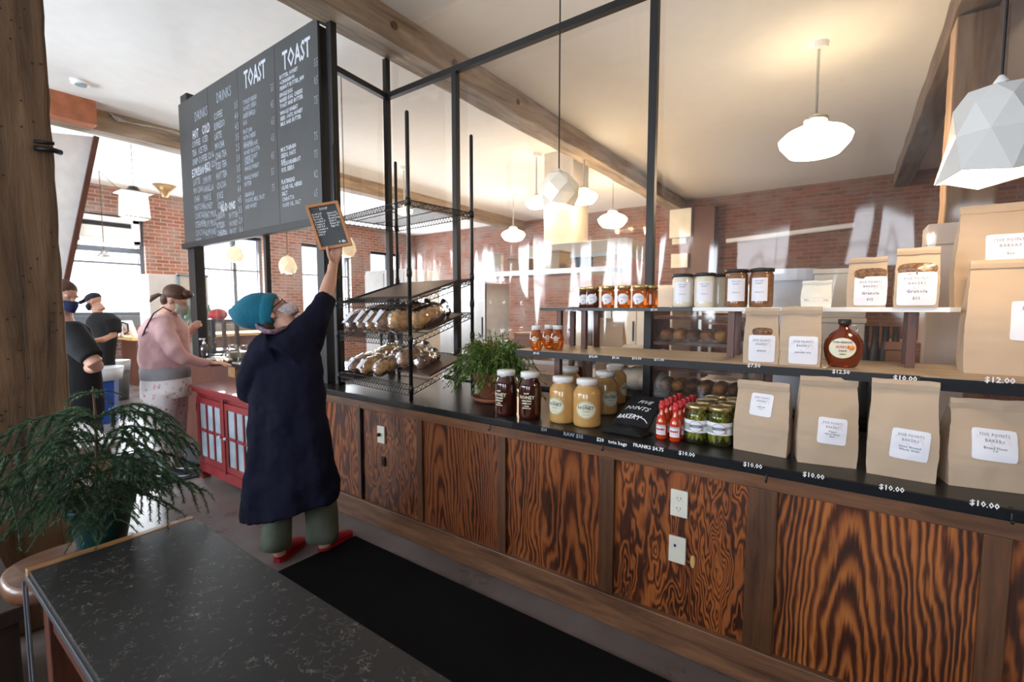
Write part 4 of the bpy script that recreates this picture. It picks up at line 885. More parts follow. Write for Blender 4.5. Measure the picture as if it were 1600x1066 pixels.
# ================================================================== potted fern on the countertop
pc = Vector((-1.84, 2.36, .90))
t = Thing('potted_fern', 'bushy green fern cactus in terracotta pot and saucer on the countertop', 'potted plant', pc)
t.lp('saucer', MB().lathe([(.10, 0), (.125, .005), (.145, .028), (.138, .03), (.12, .012), (.02, .010)], n=36), K['terra'], smooth=True)
t.lp('pot', MB().lathe([(.085, .012), (.118, .135), (.132, .137), (.140, .185), (.128, .186), (.122, .165), (.03, .16)], n=36), K['terra'], smooth=True)
t.lp('soil', MB().lathe([(.12, .158), (.02, .168)], n=24), K['soil'])
rr = random.Random(11); lf = MB(); st = MB()
for i in range(230):
    a = rr.uniform(0, 2*math.pi); out = rr.uniform(.10, .33); up_ = rr.uniform(.06, .24)*(1.25 if rr.random() < .3 else 1); d = Vector((math.cos(a), math.sin(a)*.62, 0))
    if d.y > .25: out *= .7
    p0 = Vector((d.x*.05, d.y*.06, .16)); n_ = 9; pts = []
    for k in range(n_):
        s = k/(n_-1); pts.append(p0+d*out*s+Vector((0, 0, up_*math.sin(min(1, s*1.15)*2.2)-out*.55*s*s))+Vector((noise.noise(Vector((i, s*3, 0)))*.02, noise.noise(Vector((i, s*3, 5)))*.02, 0)))
    pts = [Vector((p.x, min(p.y, .24), max(p.z, .02))) for p in pts]
    st.tube(pts, .0016, 4, cap=False)
    for k in range(2, n_):
        dr = (pts[k]-pts[k-1]).normalized(); sd = dr.cross(Vector((0, 0, 1))).normalized()
        for sg in (-1, 1, 0):
            L2 = rr.uniform(.022, .042); base_ = pts[k]*.6+pts[k-1]*.4 if sg > 0 else pts[k]
            q = (dr*.75+sd*sg*.75+Vector((0, 0, rr.uniform(-.25, .35)))).normalized(); wv = q.cross(Vector((rr.uniform(-.4, .4), rr.uniform(-.4, .4), 1))).normalized()*.0052
            tip = base_+q*L2; mid = base_+q*L2*.55+Vector((0, 0, .003))
            lf.add([base_, mid+wv, tip, mid-wv], [(0, 1, 2, 3)])
t.lp('stems', st, K['stem']); o = t.lp('foliage', lf, K['leaf'])
# ================================================================== near table, round wood table, floor mat
TZ = .80
A = [gz(302, 808, TZ), gz(48, 884, TZ)]; tx1 = -.35; ty0, ty1 = .222, .608; tx0 = -1.765
ta = Thing('narrow_table', 'narrow dark table with scuffed black top and oak end trim in the foreground', 'table', (-1.05, .41, 0))
ta.part('top', MB().box((tx0+.027, ty0, TZ-.03), (tx1, ty1, TZ)), K['table'], bevel=.002)
ta.part('end_trim', MB().box((tx0-.003, ty0-.003, TZ-.032), (tx0+.026, ty1+.003, TZ+.001)), K['oak'], bevel=.002, label='oak end trim')
ta.part('edge_band', MB().box((tx0-.003, ty0-.004, TZ-.03), (tx1, ty0-.0005, TZ-.014)), mat('brushed_edge_band', (.16, .17, .19), .4, metal=.8), bevel=.001)
ta.part('apron', MB().box((tx0+.09, ty0+.02, TZ-.13), (tx1-.03, ty0+.045, TZ-.03)).box((tx0+.09, ty1-.045, TZ-.13), (tx1-.03, ty1-.02, TZ-.03)).box((tx0+.09, ty0+.02, TZ-.13), (tx0+.115, ty1-.02, TZ-.03)), K['brownwood'])
for x in (tx0+.115, tx1-.06):
    for y in (ty0+.04, ty1-.04): ta.part('leg', MB().box((x-.028, y-.028, 0), (x+.028, y+.028, TZ-.03)), K['brownwood'], bevel=.003)
ta.part('lower_shelf', MB().box((tx0+.1, ty0+.03, .22), (tx1-.05, ty1-.03, .245)), K['brownwood'])
ta.part('hanging_rod', MB().tube([(tx0+.03, ty0-.012, .78), (tx0+.035, ty0-.014, .02)], .003, 6), K['winframe']); ta.part('hanging_rod', MB().tube([(tx0+.07, ty0-.012, .78), (tx0+.09, ty0-.014, .02)], .003, 6), K['winframe'])
K['darkfiller'] = grain('dark_filler_wood', (.012, .006, .004), (.035, .015, .008), 8, .85, axis='Z', bump=.05)
# round ended wooden table behind it
WZ = .745
t = Thing('wooden_table', 'brown wooden table with rounded glossy end, behind the narrow black table', 'table', (-1.885, .36, 0))
K['tablewood'] = grain('polished_table_wood', (.05, .018, .007), (.17, .065, .024), 9, .38, axis='Y', coat=.15, bump=.05)
secs = []; mb = MB(); n_ = 64
def oval(sc, z): 
    out = []
    for i in range(n_):
        th = 2*math.pi*i/n_; c_, s_ = math.cos(th), math.sin(th)
        out.append((-1.865+.150*sc*math.copysign(abs(c_)**.8, c_), .345+.165*sc*math.copysign(abs(s_)**.75, s_), z))
    return out
rings = [oval(.90, WZ-.05), oval(.955, WZ-.048), oval(.99, WZ-.038), oval(1.0, WZ-.026), oval(.99, WZ-.013), oval(.965, WZ-.004), oval(.93, WZ-.0005), oval(.92, WZ), oval(.1, WZ)]
for r_ in rings: mb.v += r_
for k in range(8):
    for i in range(n_): j = (i+1) % n_; mb.f.append((k*n_+i, k*n_+j, (k+1)*n_+j, (k+1)*n_+i))
mb.f.append(tuple(reversed(range(n_)))); mb.f.append(tuple(8*n_+i for i in range(n_)))
t.part('tabletop', mb, K['tablewood'], smooth=True)
t.part('pedestal', MB().lathe([(.13, 0), (.12, .03), (.05, .06), (.04, .4), (.05, .66), (.10, WZ-.05)], (-1.885, .36, 0), 24), K['brownwood'], smooth=True)
db = Thing('dark_filler_bench', 'very dark bench added to darken the low left corner beside the old post', 'bench', (-2.55, .05, 0))  # added bench shape, near black, to darken the bright floor at lower left
db.part('seat', MB().box((-2.95, -.75, .50), (-2.10, .26, .55)), K['darkfiller'], bevel=.004)
db.part('front_panel', MB().box((-2.90, -.70, 0), (-2.12, .24, .50)), K['darkfiller'])
# norfolk pine
pp = gz(150, 840, WZ); pp = Vector((-1.925, .415, WZ)); pp = Vector((pp.x, pp.y, WZ))
t = Thing('potted_pine', 'young Norfolk pine with drooping feathery branches in a dark green plastic pot', 'potted plant', pp)
t.lp('pot', MB().lathe([(.062, 0), (.083, .115), (.090, .116), (.092, .135), (.086, .136), (.080, .120), (.02, .118)], n=32), K['greenpot'], smooth=True)
t.lp('soil', MB().lathe([(.081, .118), (.02, .124)], n=24), K['soil'])
top = .505
t.lp('trunk', MB().tube([(-.02, -.01, .1), (-.01, 0, .25), (0, .002, .4), (0, 0, top)], [.006, .005, .004, .002], 6), K['bark'])
rr = random.Random(5); nd = MB(); tw = MB()
def needles(pts, L_, dens, wd):
    for k in range(len(pts)-1):
        a, b_ = pts[k], pts[k+1]; d = (b_-a); ln = d.length; d = d.normalized(); m_ = max(2, int(ln*dens))
        for j in range(m_):
            p = a+(b_-a)*(j/m_); r_ = Vector((rr.uniform(-1, 1), rr.uniform(-1, 1), rr.uniform(-1, 1))); q = (r_-d*r_.dot(d)).normalized(); q = (q+d*.75).normalized(); s_ = q.cross(d).normalized()*wd; L_n = L_*rr.uniform(.8, 1.4)
            nd.add([p-s_*1.2, p+s_*1.2, p+q*L_n], [(0, 1, 2)])
whorls = [(.485, 5, .085, .01, .5), (.40, 5, .22, .06, 1.0), (.33, 6, .27, .05, 1.0), (.27, 6, .26, .03, 1.0), (.22, 6, .23, .02, 1.0), (.18, 6, .18, .01, .9)]
for wi, (z, nb, L_, rise, tws) in enumerate(whorls):
    for b in range(nb):
        a = 2*math.pi*b/nb+wi*.5+rr.uniform(-.2, .2)+.2; d = Vector((math.cos(a), math.sin(a), 0)); n_ = 9; LL = L_*rr.uniform(.85, 1.15)
        pts = [Vector((0, 0, z))+d*LL*s+Vector((0, 0, rise*math.sin(s*2.0)-LL*.42*s*s)) for s in [k/(n_-1) for k in range(n_)]]
        tw.tube(pts, .0018, 4, cap=False); needles(pts, .011, 900, .001)
        if wi == 0:
            continue
        for k2 in range(4, 2*n_-1):
            k = min(n_-1, k2//2)
            for sg in (-1, 1):
                sd = d.cross(Vector((0, 0, 1)))*sg; TL = LL*.42*tws*(1-.35*abs(k/(n_-1)-.55))*rr.uniform(.7, 1.1)
                q = [pts[k]+(sd*.75+d*.45)*TL*s*(.9)+Vector((0, 0, -TL*.75*s*s)) for s in (0, .25, .5, .75, 1)]
                tw.tube(q, .0012, 4, cap=False); needles(q, .011, 900, .0011)
t.lp('twigs', tw, mat('green_twig', (.03, .06, .025), .7)); t.lp('needle_foliage', nd, K['pineneedle'])
dry = MB()
for i in range(12):
    a = rr.uniform(0, 6.28); c_ = Vector((math.cos(a)*.05, math.sin(a)*.05, .125)); dry.tube([c_, c_+Vector((rr.uniform(-.03, .03), rr.uniform(-.03, .03), .03)), c_+Vector((rr.uniform(-.05, .05), rr.uniform(-.05, .05), .035))], .0015, 4)
t.lp('dry_twigs', dry, mat('dry_twig', (.30, .18, .10), .8))
fm = MB().box((-2.56, 1.255, 0), (1.2, 1.805, .012)); o = fm.build('floor_mat', K['mat'], bevel=.004); tag(o, 'long black rubber runner mat on the floor along the counter', 'floor mat')
fm = MB().box((-5.9, 1.2, 0), (-4.62, 1.98, .012)); o = fm.build('floor_mat', mat('dark_blue_mat', (.02, .024, .035), .85), bevel=.004); tag(o, 'dark floor mat under the shoes of the person in pink', 'floor mat')
# white low table beyond the post
t = Thing('white_table', 'white topped wooden table beyond the old post', 'table', (-3.75, .72, 0))
t.part('tabletop', MB().box((-4.15, .42, .715), (-3.30, .81, .75)), K['white'], bevel=.004)
t.part('apron', MB().box((-4.12, .45, .63), (-3.33, .78, .715)), K['benchwood'])
for x, y in ((-3.36, .75), (-3.36, .48), (-4.09, .75), (-4.09, .48)): t.part('leg', MB().box((x-.028, y-.028, 0), (x+.028, y+.028, .63)), K['benchwood'], bevel=.003)
# ================================================================== red cabinet
cx0, cx1, cy0, cy1, cz = -4.60, -3.50, 1.66, 2.02, .80
t = Thing('red_cabinet', 'red painted cabinet with two frosted grid doors, under the counter end', 'cabinet', ((cx0+cx1)/2, (cy0+cy1)/2, 0))
t.part('body', MB().box((cx0, cy0+.02, .14), (cx1, cy1, cz)), K['red'], bevel=.003)
t.part('top', MB().box((cx0-.04, cy0-.03, cz), (cx1+.04, cy1, cz+.025)).box((cx0-.02, cy0-.012, cz-.03), (cx1+.02, cy1, cz)), K['red'], bevel=.004)
for x in (cx0+.03, cx1-.03):
    for y in (cy0+.045, cy1-.03): t.part('leg', MB().box((x-.03, y-.03, 0), (x+.03, y+.03, .14)), K['red'])
t.part('plinth', MB().box((cx0+.06, cy0+.015, .07), (cx1-.06, cy0+.035, .15)), K['red'])
mxx = (cx0+cx1)/2
for a, b, kx in ((cx0+.04, mxx-.012, mxx-.05), (mxx+.012, cx1-.04, mxx+.05)):
    d_ = MB(); z0, z1 = .17, .73; s = .05
    d_.box((a, cy0-.004, z0), (a+s, cy0+.018, z1)).box((b-s, cy0-.004, z0), (b, cy0+.018, z1)).box((a+s, cy0-.004, z0), (b-s, cy0+.018, z0+s)).box((a+s, cy0-.004, z1-s), (b-s, cy0+.018, z1)).box((a+s, cy0-.002, (z0+z1)/2-.012), (b-s, cy0+.014, (z0+z1)/2+.012))
    for i in (1, 2): x = a+s+(b-a-2*s)*i/3; d_.box((x-.011, cy0-.002, z0+s), (x+.011, cy0+.014, z1-s))
    dr = t.part('door', d_, K['red'], bevel=.002)
    t.part('frosted_pane', MB().box((a+s, cy0+.008, z0+s), (b-s, cy0+.011, z1-s)), K['frost'], parent=dr)
    t.part('knob', MB().ell((kx, cy0-.018, .45), .012), K['white'], parent=dr, smooth=True)
    hx = a+.004 if a < mxx-.2 else b-.004
    t.part('hinge', MB().box((hx-.005, cy0-.008, .60), (hx+.005, cy0-.003, .67)).box((hx-.005, cy0-.008, .22), (hx+.005, cy0-.003, .29)), K['chrome'], parent=dr)
t.part('door_post', MB().box((mxx-.022, cy0-.012, .15), (mxx+.022, cy0+.0, .76)), K['red'], bevel=.003)
# ================================================================== order counter behind the cabinet
oc = Thing('order_counter', 'dark topped order counter with wooden base beyond the red cabinet', 'counter', (-5.0, 2.3, 0))
oc.part('worktop', MB().box((-6.5, 2.04, .93), (-3.45, 2.75, .965)), K['counter'], bevel=.004)
oc.part('base', MB().box((-6.45, 2.12, 0), (-3.5, 2.7, .93)), K['brownwood'])
oc.part('support_block', MB().box((-4.86, 2.05, .83), (-4.72, 2.12, .93)), K['benchwood'])
def at_counter(px, y, z=.965): d = ray(px, 500); x = d.x*y/d.y; return Vector((x, y, z))
c = at_counter(341, 2.50); t = Thing('countertop_case', 'black framed glass display case on the order counter', 'display case', c)
fr = MB(); w_, d_, h_ = .17, .13, .36
for x in (-w_, w_):
    for y in (-d_, d_): fr.box((x-.02, y-.02, 0), (x+.02, y+.02, h_))
fr.box((-w_-.02, -d_-.02, h_), (w_+.02, d_+.02, h_+.03)).box((-w_-.02, -d_-.02, 0), (w_+.02, d_+.02, .03))
t.lp('frame', fr, K['black'], bevel=.003); t.lp('glass_pane', MB().box((-w_, -d_, .03), (w_, -d_+.004, h_)), K['glass'])
t = Thing('red_helmet', 'round red knitted hat lying on top of the black display case', 'hat', c+Vector((0, 0, .391))); t.o.name = 'red_hat'
t.lp('crown', MB().ell((0, 0, .055), (.11, .10, .07)), mat('red_knit', (.50, .012, .014), .6), smooth=True); t.lp('brim', MB().ell((-.07, -.01, .02), (.08, .06, .018)), mat('red_brim', (.45, .01, .012), .6), smooth=True)
c = at_counter(317, 2.14); t = Thing('soap_dispenser', 'clear pump bottle of hand sanitizer on the order counter', 'dispenser', c)
t.lp('bottle', MB().lathe([(.035, 0), (.038, .01), (.038, .10), (.03, .13), (.014, .14)], n=20), K['glass'], smooth=True)
t.lp('pump', MB().lathe([(.016, .14), (.016, .16), (.006, .165), (.006, .19)], n=16).box((-.012, -.04, .188), (.012, .012, .202)), K['white'])
for i, (px, y, r_, h_, s) in enumerate(((362, 2.22, .045, .15, 'left of the person in navy, tall'), (352, 2.12, .035, .09, 'short, beside the hand of the person in pink'), (378, 2.3, .045, .14, 'beside the teal hat'))):
    t = Thing('glass_jar', 'clear glass jar on the order counter, '+s, 'jar', at_counter(px, y), 'glass jars on the order counter'); t.lp('jar', MB().lathe([(r_*.9, 0), (r_, .01), (r_, h_*.8), (r_*.8, h_)], n=20), K['glass'], smooth=True); t.lp('contents', MB().lathe([(r_*.85, .005), (r_*.92, .01), (r_*.92, h_*.5)], n=20), mat('jar_contents_%d' % i, (.5, .5, .42), .6))
c = at_counter(341, 2.1); t = Thing('card_reader', 'dark card reader with wrapped bread beside it on the order counter', 'card reader', c+Vector((-.12, .03, 0))); t.lp('body', MB().box((-.06, -.06, 0), (.06, .06, .05)), K['black'], bevel=.008); t.lp('screen', MB().box((-.045, -.045, .0495), (.045, .02, .0515)), K['steel'])
# ================================================================== lamps
K['porcelain'] = mat('white_porcelain', (.74, .75, .74), .18, coat=.6, var=.01)
def thin_porcelain():
    m, nt, N, L, p = mk('thin_porcelain'); p.inputs['Base Color'].default_value = (.82, .83, .80, 1); p.inputs['Roughness'].default_value = .2
    tr = N.new('ShaderNodeBsdfTranslucent'); tr.inputs[0].default_value = (.95, .93, .88, 1); mx = N.new('ShaderNodeMixShader'); mx.inputs[0].default_value = .18
    L.new(p.outputs[0], mx.inputs[1]); L.new(tr.outputs[0], mx.inputs[2]); L.new(mx.outputs[0], N['Material Output'].inputs[0]); return m
K['porcelain'] = thin_porcelain()
K['glow'] = mat('warm_glow', (1, .86, .62), .5, emit=(1, .72, .40), es=30)
K['glowglass'] = mat('opal_glass_lit', (1, .9, .72), .4, emit=(1, .76, .46), es=16)
def point(o, loc, e, r_=.06, col=(1, .74, .48)):
    d = bpy.data.lights.new('bulb_light', 'POINT'); d.energy = e; d.shadow_soft_size = r_; d.color = col
    b = bpy.data.objects.new('bulb_light', d); C.objects.link(b); b.location = loc; b.parent = o; return b
def faceted(name, label, loc, rw, h, cable, e, group=None, rz=0, tall=False, m=None):
    t = Thing(name, label, 'pendant lamp', loc, group, rz); n_ = 7 if not tall else 8
    prof = [(.30, h), (.62, h*.93), (.96, h*.62), (1.0, h*.34), (.80, h*.02)] if not tall else [(.30, h), (.62, h*.95), (.74, h*.80), (.80, h*.48), (1.0, h*.0)]
    mb = MB(); rr = random.Random(3)
    for k, (r_, z) in enumerate(prof):
        for i in range(n_):
            a = 2*math.pi*(i+.5*(k % 2))/n_; q = (rr.uniform(-.04, .04) if k > 0 else 0); zz = z
            if k == len(prof)-1: zz += (h*.07 if i % 2 else 0)
            mb.v.append((rw*(r_+q)*math.cos(a), rw*(r_+q)*math.sin(a), zz))
    for k in range(len(prof)-1):
        for i in range(n_):
            j = (i+1) % n_; A_, B_, C_, D_ = k*n_+i, k*n_+j, (k+1)*n_+i, (k+1)*n_+j
            if k % 2 == 0: mb.f += [(A_, C_, B_), (B_, C_, D_)]
            else: mb.f += [(A_, D_, B_), (A_, C_, D_)]
    mb.f.append(tuple(range(n_)))
    o = t.lp('shade', mb, m or K['porcelain']); s = o.modifiers.new('s', 'SOLIDIFY'); s.thickness = .004; s.offset = 0
    t.lp('bulb', MB().ell((0, 0, h*.20), rw*.42), K['glow'], smooth=True)
    t.lp('socket', MB().lathe([(.02, h*.55), (.022, h*1.02), (.006, h*1.12)], n=12), K['white'], smooth=True)
    t.lp('cable', MB().tube([(0, 0, h*1.1), (0, 0, cable)], .004 if not tall else .0045, 6), K['black'])
    point(t.o, (0, 0, h*.06), e, rw*.3); return t
K['greyporc'] = mat('pale_grey_porcelain', (.62, .62, .60), .2, coat=.6, var=.01)
p = gy(873, 325, 2.30); faceted('pendant_lamp', 'small faceted white porcelain pendant lamp on a thin cable above the upper shelf', p, .110, .19, CZ-p.z, 7, 'faceted pendants', .3)
p = gy(1553, 281, 2.0); faceted('pendant_lamp', 'large faceted white porcelain pendant lamp at the right edge, on black cable', p, .132, .268, CZ-p.z, 22, 'faceted pendants', .1, True, K['greyporc'])
K['shade_warm'] = mat('warm_white_shade', (.85, .78, .62), .4, emit=(1, .75, .42), es=.55)
for px, py, y, r_, s in ((368, 410, 3.5, .12, 'far left behind the partition, above the display case'), (450, 428, 3.3, .11, 'behind the partition, left of the little chalkboard'), (540, 402, 2.95, .105, 'behind the rack, right of the little chalkboard')):
    p = gy(px, py, y); faceted('pendant_lamp', 'faceted white pendant lamp, '+s, p, r_, r_*2, CZ-p.z, 5, 'faceted pendants behind the partition', .5, m=K['shade_warm'])
def schoolhouse(label, px, py, ytop, z_, r_, e):
    c = gy(px, py, ytop); t = Thing('ceiling_pendant', label, 'pendant lamp', (c.x, c.y, c.z), 'glowing glass pendants in the kitchen')
    t.lp('glass_bowl', MB().lathe([(r_*.3, -r_*.48), (r_*.7, -r_*.38), (r_*.95, -r_*.08), (r_, r_*.1), (r_*.8, r_*.3), (r_*.35, r_*.5), (r_*.3, r_*.6)], n=28), K['glowglass'], smooth=True)
    t.lp('fitter', MB().lathe([(r_*.34, r_*.6), (r_*.34, r_*.72), (.02, r_*.85)], n=16), K['steel'], smooth=True)
    t.lp('rod', MB().tube([(0, 0, r_*.8), (0, 0, CZ-c.z-.04)], .012, 8), K['steel']); t.lp('canopy', MB().lathe([(.07, CZ-c.z-.05), (.08, CZ-c.z)], n=16), K['white'])
    point(t.o, (0, 0, -r_*.7), e, r_*.5)
schoolhouse('big glowing glass pendant, nearest and rightmost in the kitchen', 1273, 222, 5.15, 0, .29, 85)
schoolhouse('glowing glass pendant far back, right of the small white porcelain lamp', 957, 345, 8.3, 0, .27, 95)
schoolhouse('glowing glass pendant farthest left in the kitchen', 802, 368, 8.1, 0, .25, 95)
schoolhouse('glowing glass pendant behind the small white porcelain lamp, its left', 838, 318, 6.2, 0, .17, 22)
schoolhouse('glowing glass pendant behind the small white porcelain lamp, its right', 912, 309, 6.2, 0, .20, 22)
schoolhouse('glowing pendant seen through the top of the bread rack', 632, 330, 5.5, 0, .14, 50)
# lantern and fittings in the far dining area
c = gx(211, 340, -8.5); t = Thing('lantern_lamp', 'square frosted glass lantern hanging from a chain in the far dining area', 'pendant lamp', (c.x, c.y, c.z))
t.lp('glass', MB().loft([((0, 0, 0), (.19, 0, 0), (0, .19, 0)), ((0, 0, .34), (.17, 0, 0), (0, .17, 0))], 4), mat('lantern_glass', (1, 1, .92), .5, emit=(1, .97, .86), es=2.2))
t.lp('top_plate', MB().box((-.19, -.19, .34), (.19, .19, .355)), K['steel']); t.lp('bottom_plate', MB().box((-.15, -.15, -.02), (.15, .15, 0)), K['steel']); t.lp('cap', MB().lathe([(.10, .37), (.05, .44)], n=12), K['black'])
ch = MB(); z = .44; k = 0
while z < CZ-c.z-.02:
    ch.tube([Vector(((.014*math.cos(a) if k % 2 else 0), (0 if k % 2 else .014*math.cos(a)), z+.03+.03*math.sin(a))) for a in [i*math.pi/4 for i in range(9)]], .004, 4, cap=False); z += .048; k += 1
t.lp('chain', ch, K['steel'])
c = gx(163, 402, -10.4); t = Thing('small_pendant', 'tiny bell shaped pendant on a long cord before the far window', 'pendant lamp', (c.x, c.y, c.z)); t.lp('shade', MB().lathe([(.11, 0), (.06, .06), (.02, .12)], n=20), K['steel'], smooth=True); t.lp('cord', MB().tube([(0, 0, .11), (0, 0, CZ-c.z-.05)], .006, 6), K['bark']); t.lp('ceiling_hook_cord', MB().tube([(0, 0, CZ-c.z-.06), (-.0, .35, CZ-c.z-.4), (0, .6, CZ-c.z-.55)], .005, 5), K['bark'])
c = gz(257, 290, CZ); t = Thing('ceiling_light', 'small brass cone ceiling fitting near the brick wall', 'ceiling light', (c.x, c.y, CZ)); t.lp('cone', MB().lathe([(.05, -.22), (.08, -.12), (.20, 0)], n=20), mat('brass', (.35, .22, .10), .4, metal=.6), smooth=True)
c = gz(125, 127, CZ); t = Thing('smoke_detector', 'small white smoke detector on the ceiling', 'smoke detector', (c.x, c.y, CZ)); t.lp('cover', MB().lathe([(.04, -.045), (.075, -.035), (.08, 0)], n=24), K['white'], smooth=True); t.lp('vent', MB().lathe([(.05, -.05), (.05, -.04)], (.02, 0, 0), n=16), K['frost'])
t = Thing('air_conditioner', 'white air conditioner unit built into the top of the far window', 'air conditioner', (XW+.1, 2.87, 2.72))
a_, b_ = 2.36, 3.40; fr = MB().box((XW-.1, a_, 2.74), (XW+.12, a_+.12, 3.25)).box((XW-.1, b_-.12, 2.74), (XW+.12, b_, 3.25)).box((XW-.1, a_, 3.15), (XW+.12, b_, 3.25)).box((XW-.1, a_, 2.74), (XW+.12, b_, 2.82))
t.part('casing', fr, K['white'], bevel=.01); t.part('front_grille', MB().box((XW-.1, a_+.12, 2.82), (XW+.06, b_-.12, 3.06)), mat('ac_front', (.74, .72, .68), .5)); t.part('vent', MB().box((XW-.1, a_+.12, 3.06), (XW+.02, b_-.12, 3.15)), K['slot'])
# far wall ledge counter, fridge, bin
t = Thing('wall_counter', 'long light wood ledge counter along the far brick wall', 'counter', (-10.9, 4.0, 0))
t.part('worktop', MB().box((-11.75, 2.9, .88), (-10.7, 6.2, .94)), mat('yellow_pine', (.58, .36, .13), .4, var=.1)); t.part('base', MB().box((-11.7, 3.0, 0), (-10.85, 6.15, .88)), K['brownwood'])
def farat(px, py, x): return gx(px, py, x)
c = gx(184, 545, -11.0); t = Thing('coffee_carafe', 'steel coffee carafe on the far wood ledge', 'carafe', (c.x, c.y, .94)); t.lp('body', MB().lathe([(.09, 0), (.1, .02), (.09, .22), (.05, .3)], n=20), K['steel'], smooth=True); t.lp('handle', MB().tube([(0, .08, .28), (0, .17, .24), (0, .17, .1), (0, .10, .05)], .015, 6), K['black'], smooth=True); t.lp('lid', MB().lathe([(.05, .3), (.05, .34), (.02, .36)], n=16), K['black'])
c = gx(207, 545, -11.1); t = Thing('white_pitcher', 'leaning white paper sleeve on the far wood ledge', 'paper', (c.x, c.y, .94)); t.o.name = 'paper_sleeve'; t.lp('sleeve', MB().loft([((0, .05, 0), (.05, 0, 0), (0, .05, 0)), ((0, -.08, .3), (.1, 0, 0), (0, .10, 0))], 12), K['white'])
t = Thing('drinks_fridge', 'upright drinks fridge with white lit header and bottles, behind the person in pink', 'fridge', (-9.2, 3.4, 0))
a0 = gx(232, 440, -9.4).y; a1 = gx(300, 440, -9.4).y
t.part('body', MB().box((-9.9, a0, 0), (-9.4, a1+.25, 2.05)), K['white'], bevel=.01); t.part('header', MB().box((-9.40, a0+.42, 1.80), (-9.385, a1+.2, 2.03)), mat('fridge_header', (.7, .66, .62), .5)); t.part('door_frame', MB().box((-9.40, a0+.40, .1), (-9.37, a0+.44, 2.05)).box((-9.40, a0+.4, 2.03), (-9.37, a1+.25, 2.07)), K['frost'])
t.part('door_glass', MB().box((-9.395, a0+.44, .15), (-9.385, a1+.2, 1.78)), mat('cool_glass_door', (.30, .42, .42), .15))
k = 0
for z in (.5, .9, 1.3):
    for y in (a0+.5, a0+.62, a0+.74, a0+.86): t.part('bottle', MB().lathe([(.035, z), (.035, z+.15), (.015, z+.2), (.015, z+.24)], (-9.35, y, 0), 10), mat('fridge_bottle_%d' % k, ((.1, .35, .3), (.5, .55, .5), (.15, .3, .2))[k % 3], .3)); k += 1
bw = 6.1; c = pw(163, 662, bw); c.z = 0; t = Thing('trash_bin', 'tall blue rectangular bin with white liner in the far dining area', 'bin', c)
t.lp('bin', MB().loft([((0, 0, 0), (.15, 0, 0), (0, .2, 0)), ((0, 0, .68), (.19, 0, 0), (0, .24, 0))], 4), mat('blue_plastic', (.012, .045, .20), .4)); t.o.rotation_euler[2] = .5
t.lp('liner', MB().loft([((0, 0, .56), (.185, 0, 0), (0, .245, 0)), ((0, 0, .72), (.21, 0, 0), (0, .27, 0)), ((0, 0, .71), (.15, 0, 0), (0, .2, 0))], 10), mat('white_liner', (.5, .55, .62), .5), smooth=True)
c = pw(183, 600, 7.6); t = Thing('grey_bin', 'small grey bin under the far ledge, right of the blue bin', 'bin', (c.x, c.y, 0)); t.lp('bin', MB().lathe([(.14, 0), (.18, .62), (.15, .62)], n=20), mat('grey_bin', (.08, .08, .09), .5), smooth=True); t.lp('liner', MB().lathe([(.175, .48), (.19, .64), (.16, .64)], n=20), mat('grey_liner', (.4, .42, .44), .5), smooth=True)
# ================================================================== kitchen behind the vinyl
hx0, hx1 = gy(820, 403, 6).x, gy(980, 392, 6).x; hz = gy(900, 397, 6).z
t = Thing('range_hood', 'long stainless kitchen hood with square duct hanging in the kitchen', 'range hood', ((hx0+hx1)/2, 6.5, hz))
K['hoodm'] = mat('warm_brushed_steel', (.66, .61, .54), .45, metal=.15)
t.part('canopy', MB().box((hx0, 6.0, hz), (hx1, 7.2, hz+.17)), K['hoodm'], bevel=.01); d0, d1 = gy(850, 350, 6.3).x, gy(895, 350, 6.3).x
t.part('duct', MB().box((d0, 6.3, hz+.17), (d1, 6.8, CZ)), K['hoodm']); t.part('lip', MB().box((hx0-.02, 5.98, hz-.05), (hx1+.02, 6.02, hz)), K['steel'])
s0, s1 = gy(735, 430, 4.4).x, gy(948, 418, 4.4).x; sz = gy(850, 424, 4.4).z
t = Thing('steel_worktable', 'stainless worktable with overshelf behind the vinyl', 'worktable', ((s0+s1)/2, 4.6, 0))
t.part('overshelf', MB().box((s0, 4.4, sz-.03), (s1, 4.8, sz+.02)), K['steel']); t.part('worktop', MB().box((s0-.3, 4.3, .88), (s1+.3, 5.1, .92)), K['steel'])
for x in (s0+.05, s1-.05): t.part('shelf_post', MB().box((x-.015, 4.6, .92), (x+.015, 4.63, sz-.03)), K['steel'])
for x in (s0-.2, s1+.2):
    for y in (4.35, 5.05): t.part('leg', MB().box((x-.02, y-.02, 0), (x+.02, y+.02, .88)), K['steel'])
t.part('lower_shelf', MB().box((s0-.25, 4.35, .3), (s1+.25, 5.05, .33)), K['steel'])
rr = random.Random(21)
cols = [((.75, .73, .68), 'white'), ((.40, .22, .10), 'brown'), ((.55, .40, .25), 'tan'), ((.05, .07, .13), 'dark blue'), ((.7, .7, .7), 'pale grey'), ((.25, .10, .05), 'dark brown')]
def tub(label, x, y, z, w_, d_, h_, col, group, name='storage_tub', lidcol=None, cyl=False):
    t = Thing(name, label, 'container', (x, y, z), group); m = mat('tub_'+name, col, .45)
    if cyl: t.lp('tub', MB().lathe([(w_*.46, 0), (w_*.5, .02), (w_*.5, h_*.92)], n=20), m, smooth=True); t.lp('lid', MB().lathe([(w_*.53, h_*.92), (w_*.53, h_)], n=20), mat('tublid', lidcol or col, .4))
    else: t.lp('tub', MB().box((-w_/2, -d_/2, 0), (w_/2, d_/2, h_*.9)), m, bevel=.008); t.lp('lid', MB().box((-w_/2-.005, -d_/2-.005, h_*.9), (w_/2+.005, d_/2+.005, h_)), mat('tublid', lidcol or col, .4), bevel=.004)
    return t
xs = s0+.15; i = 0
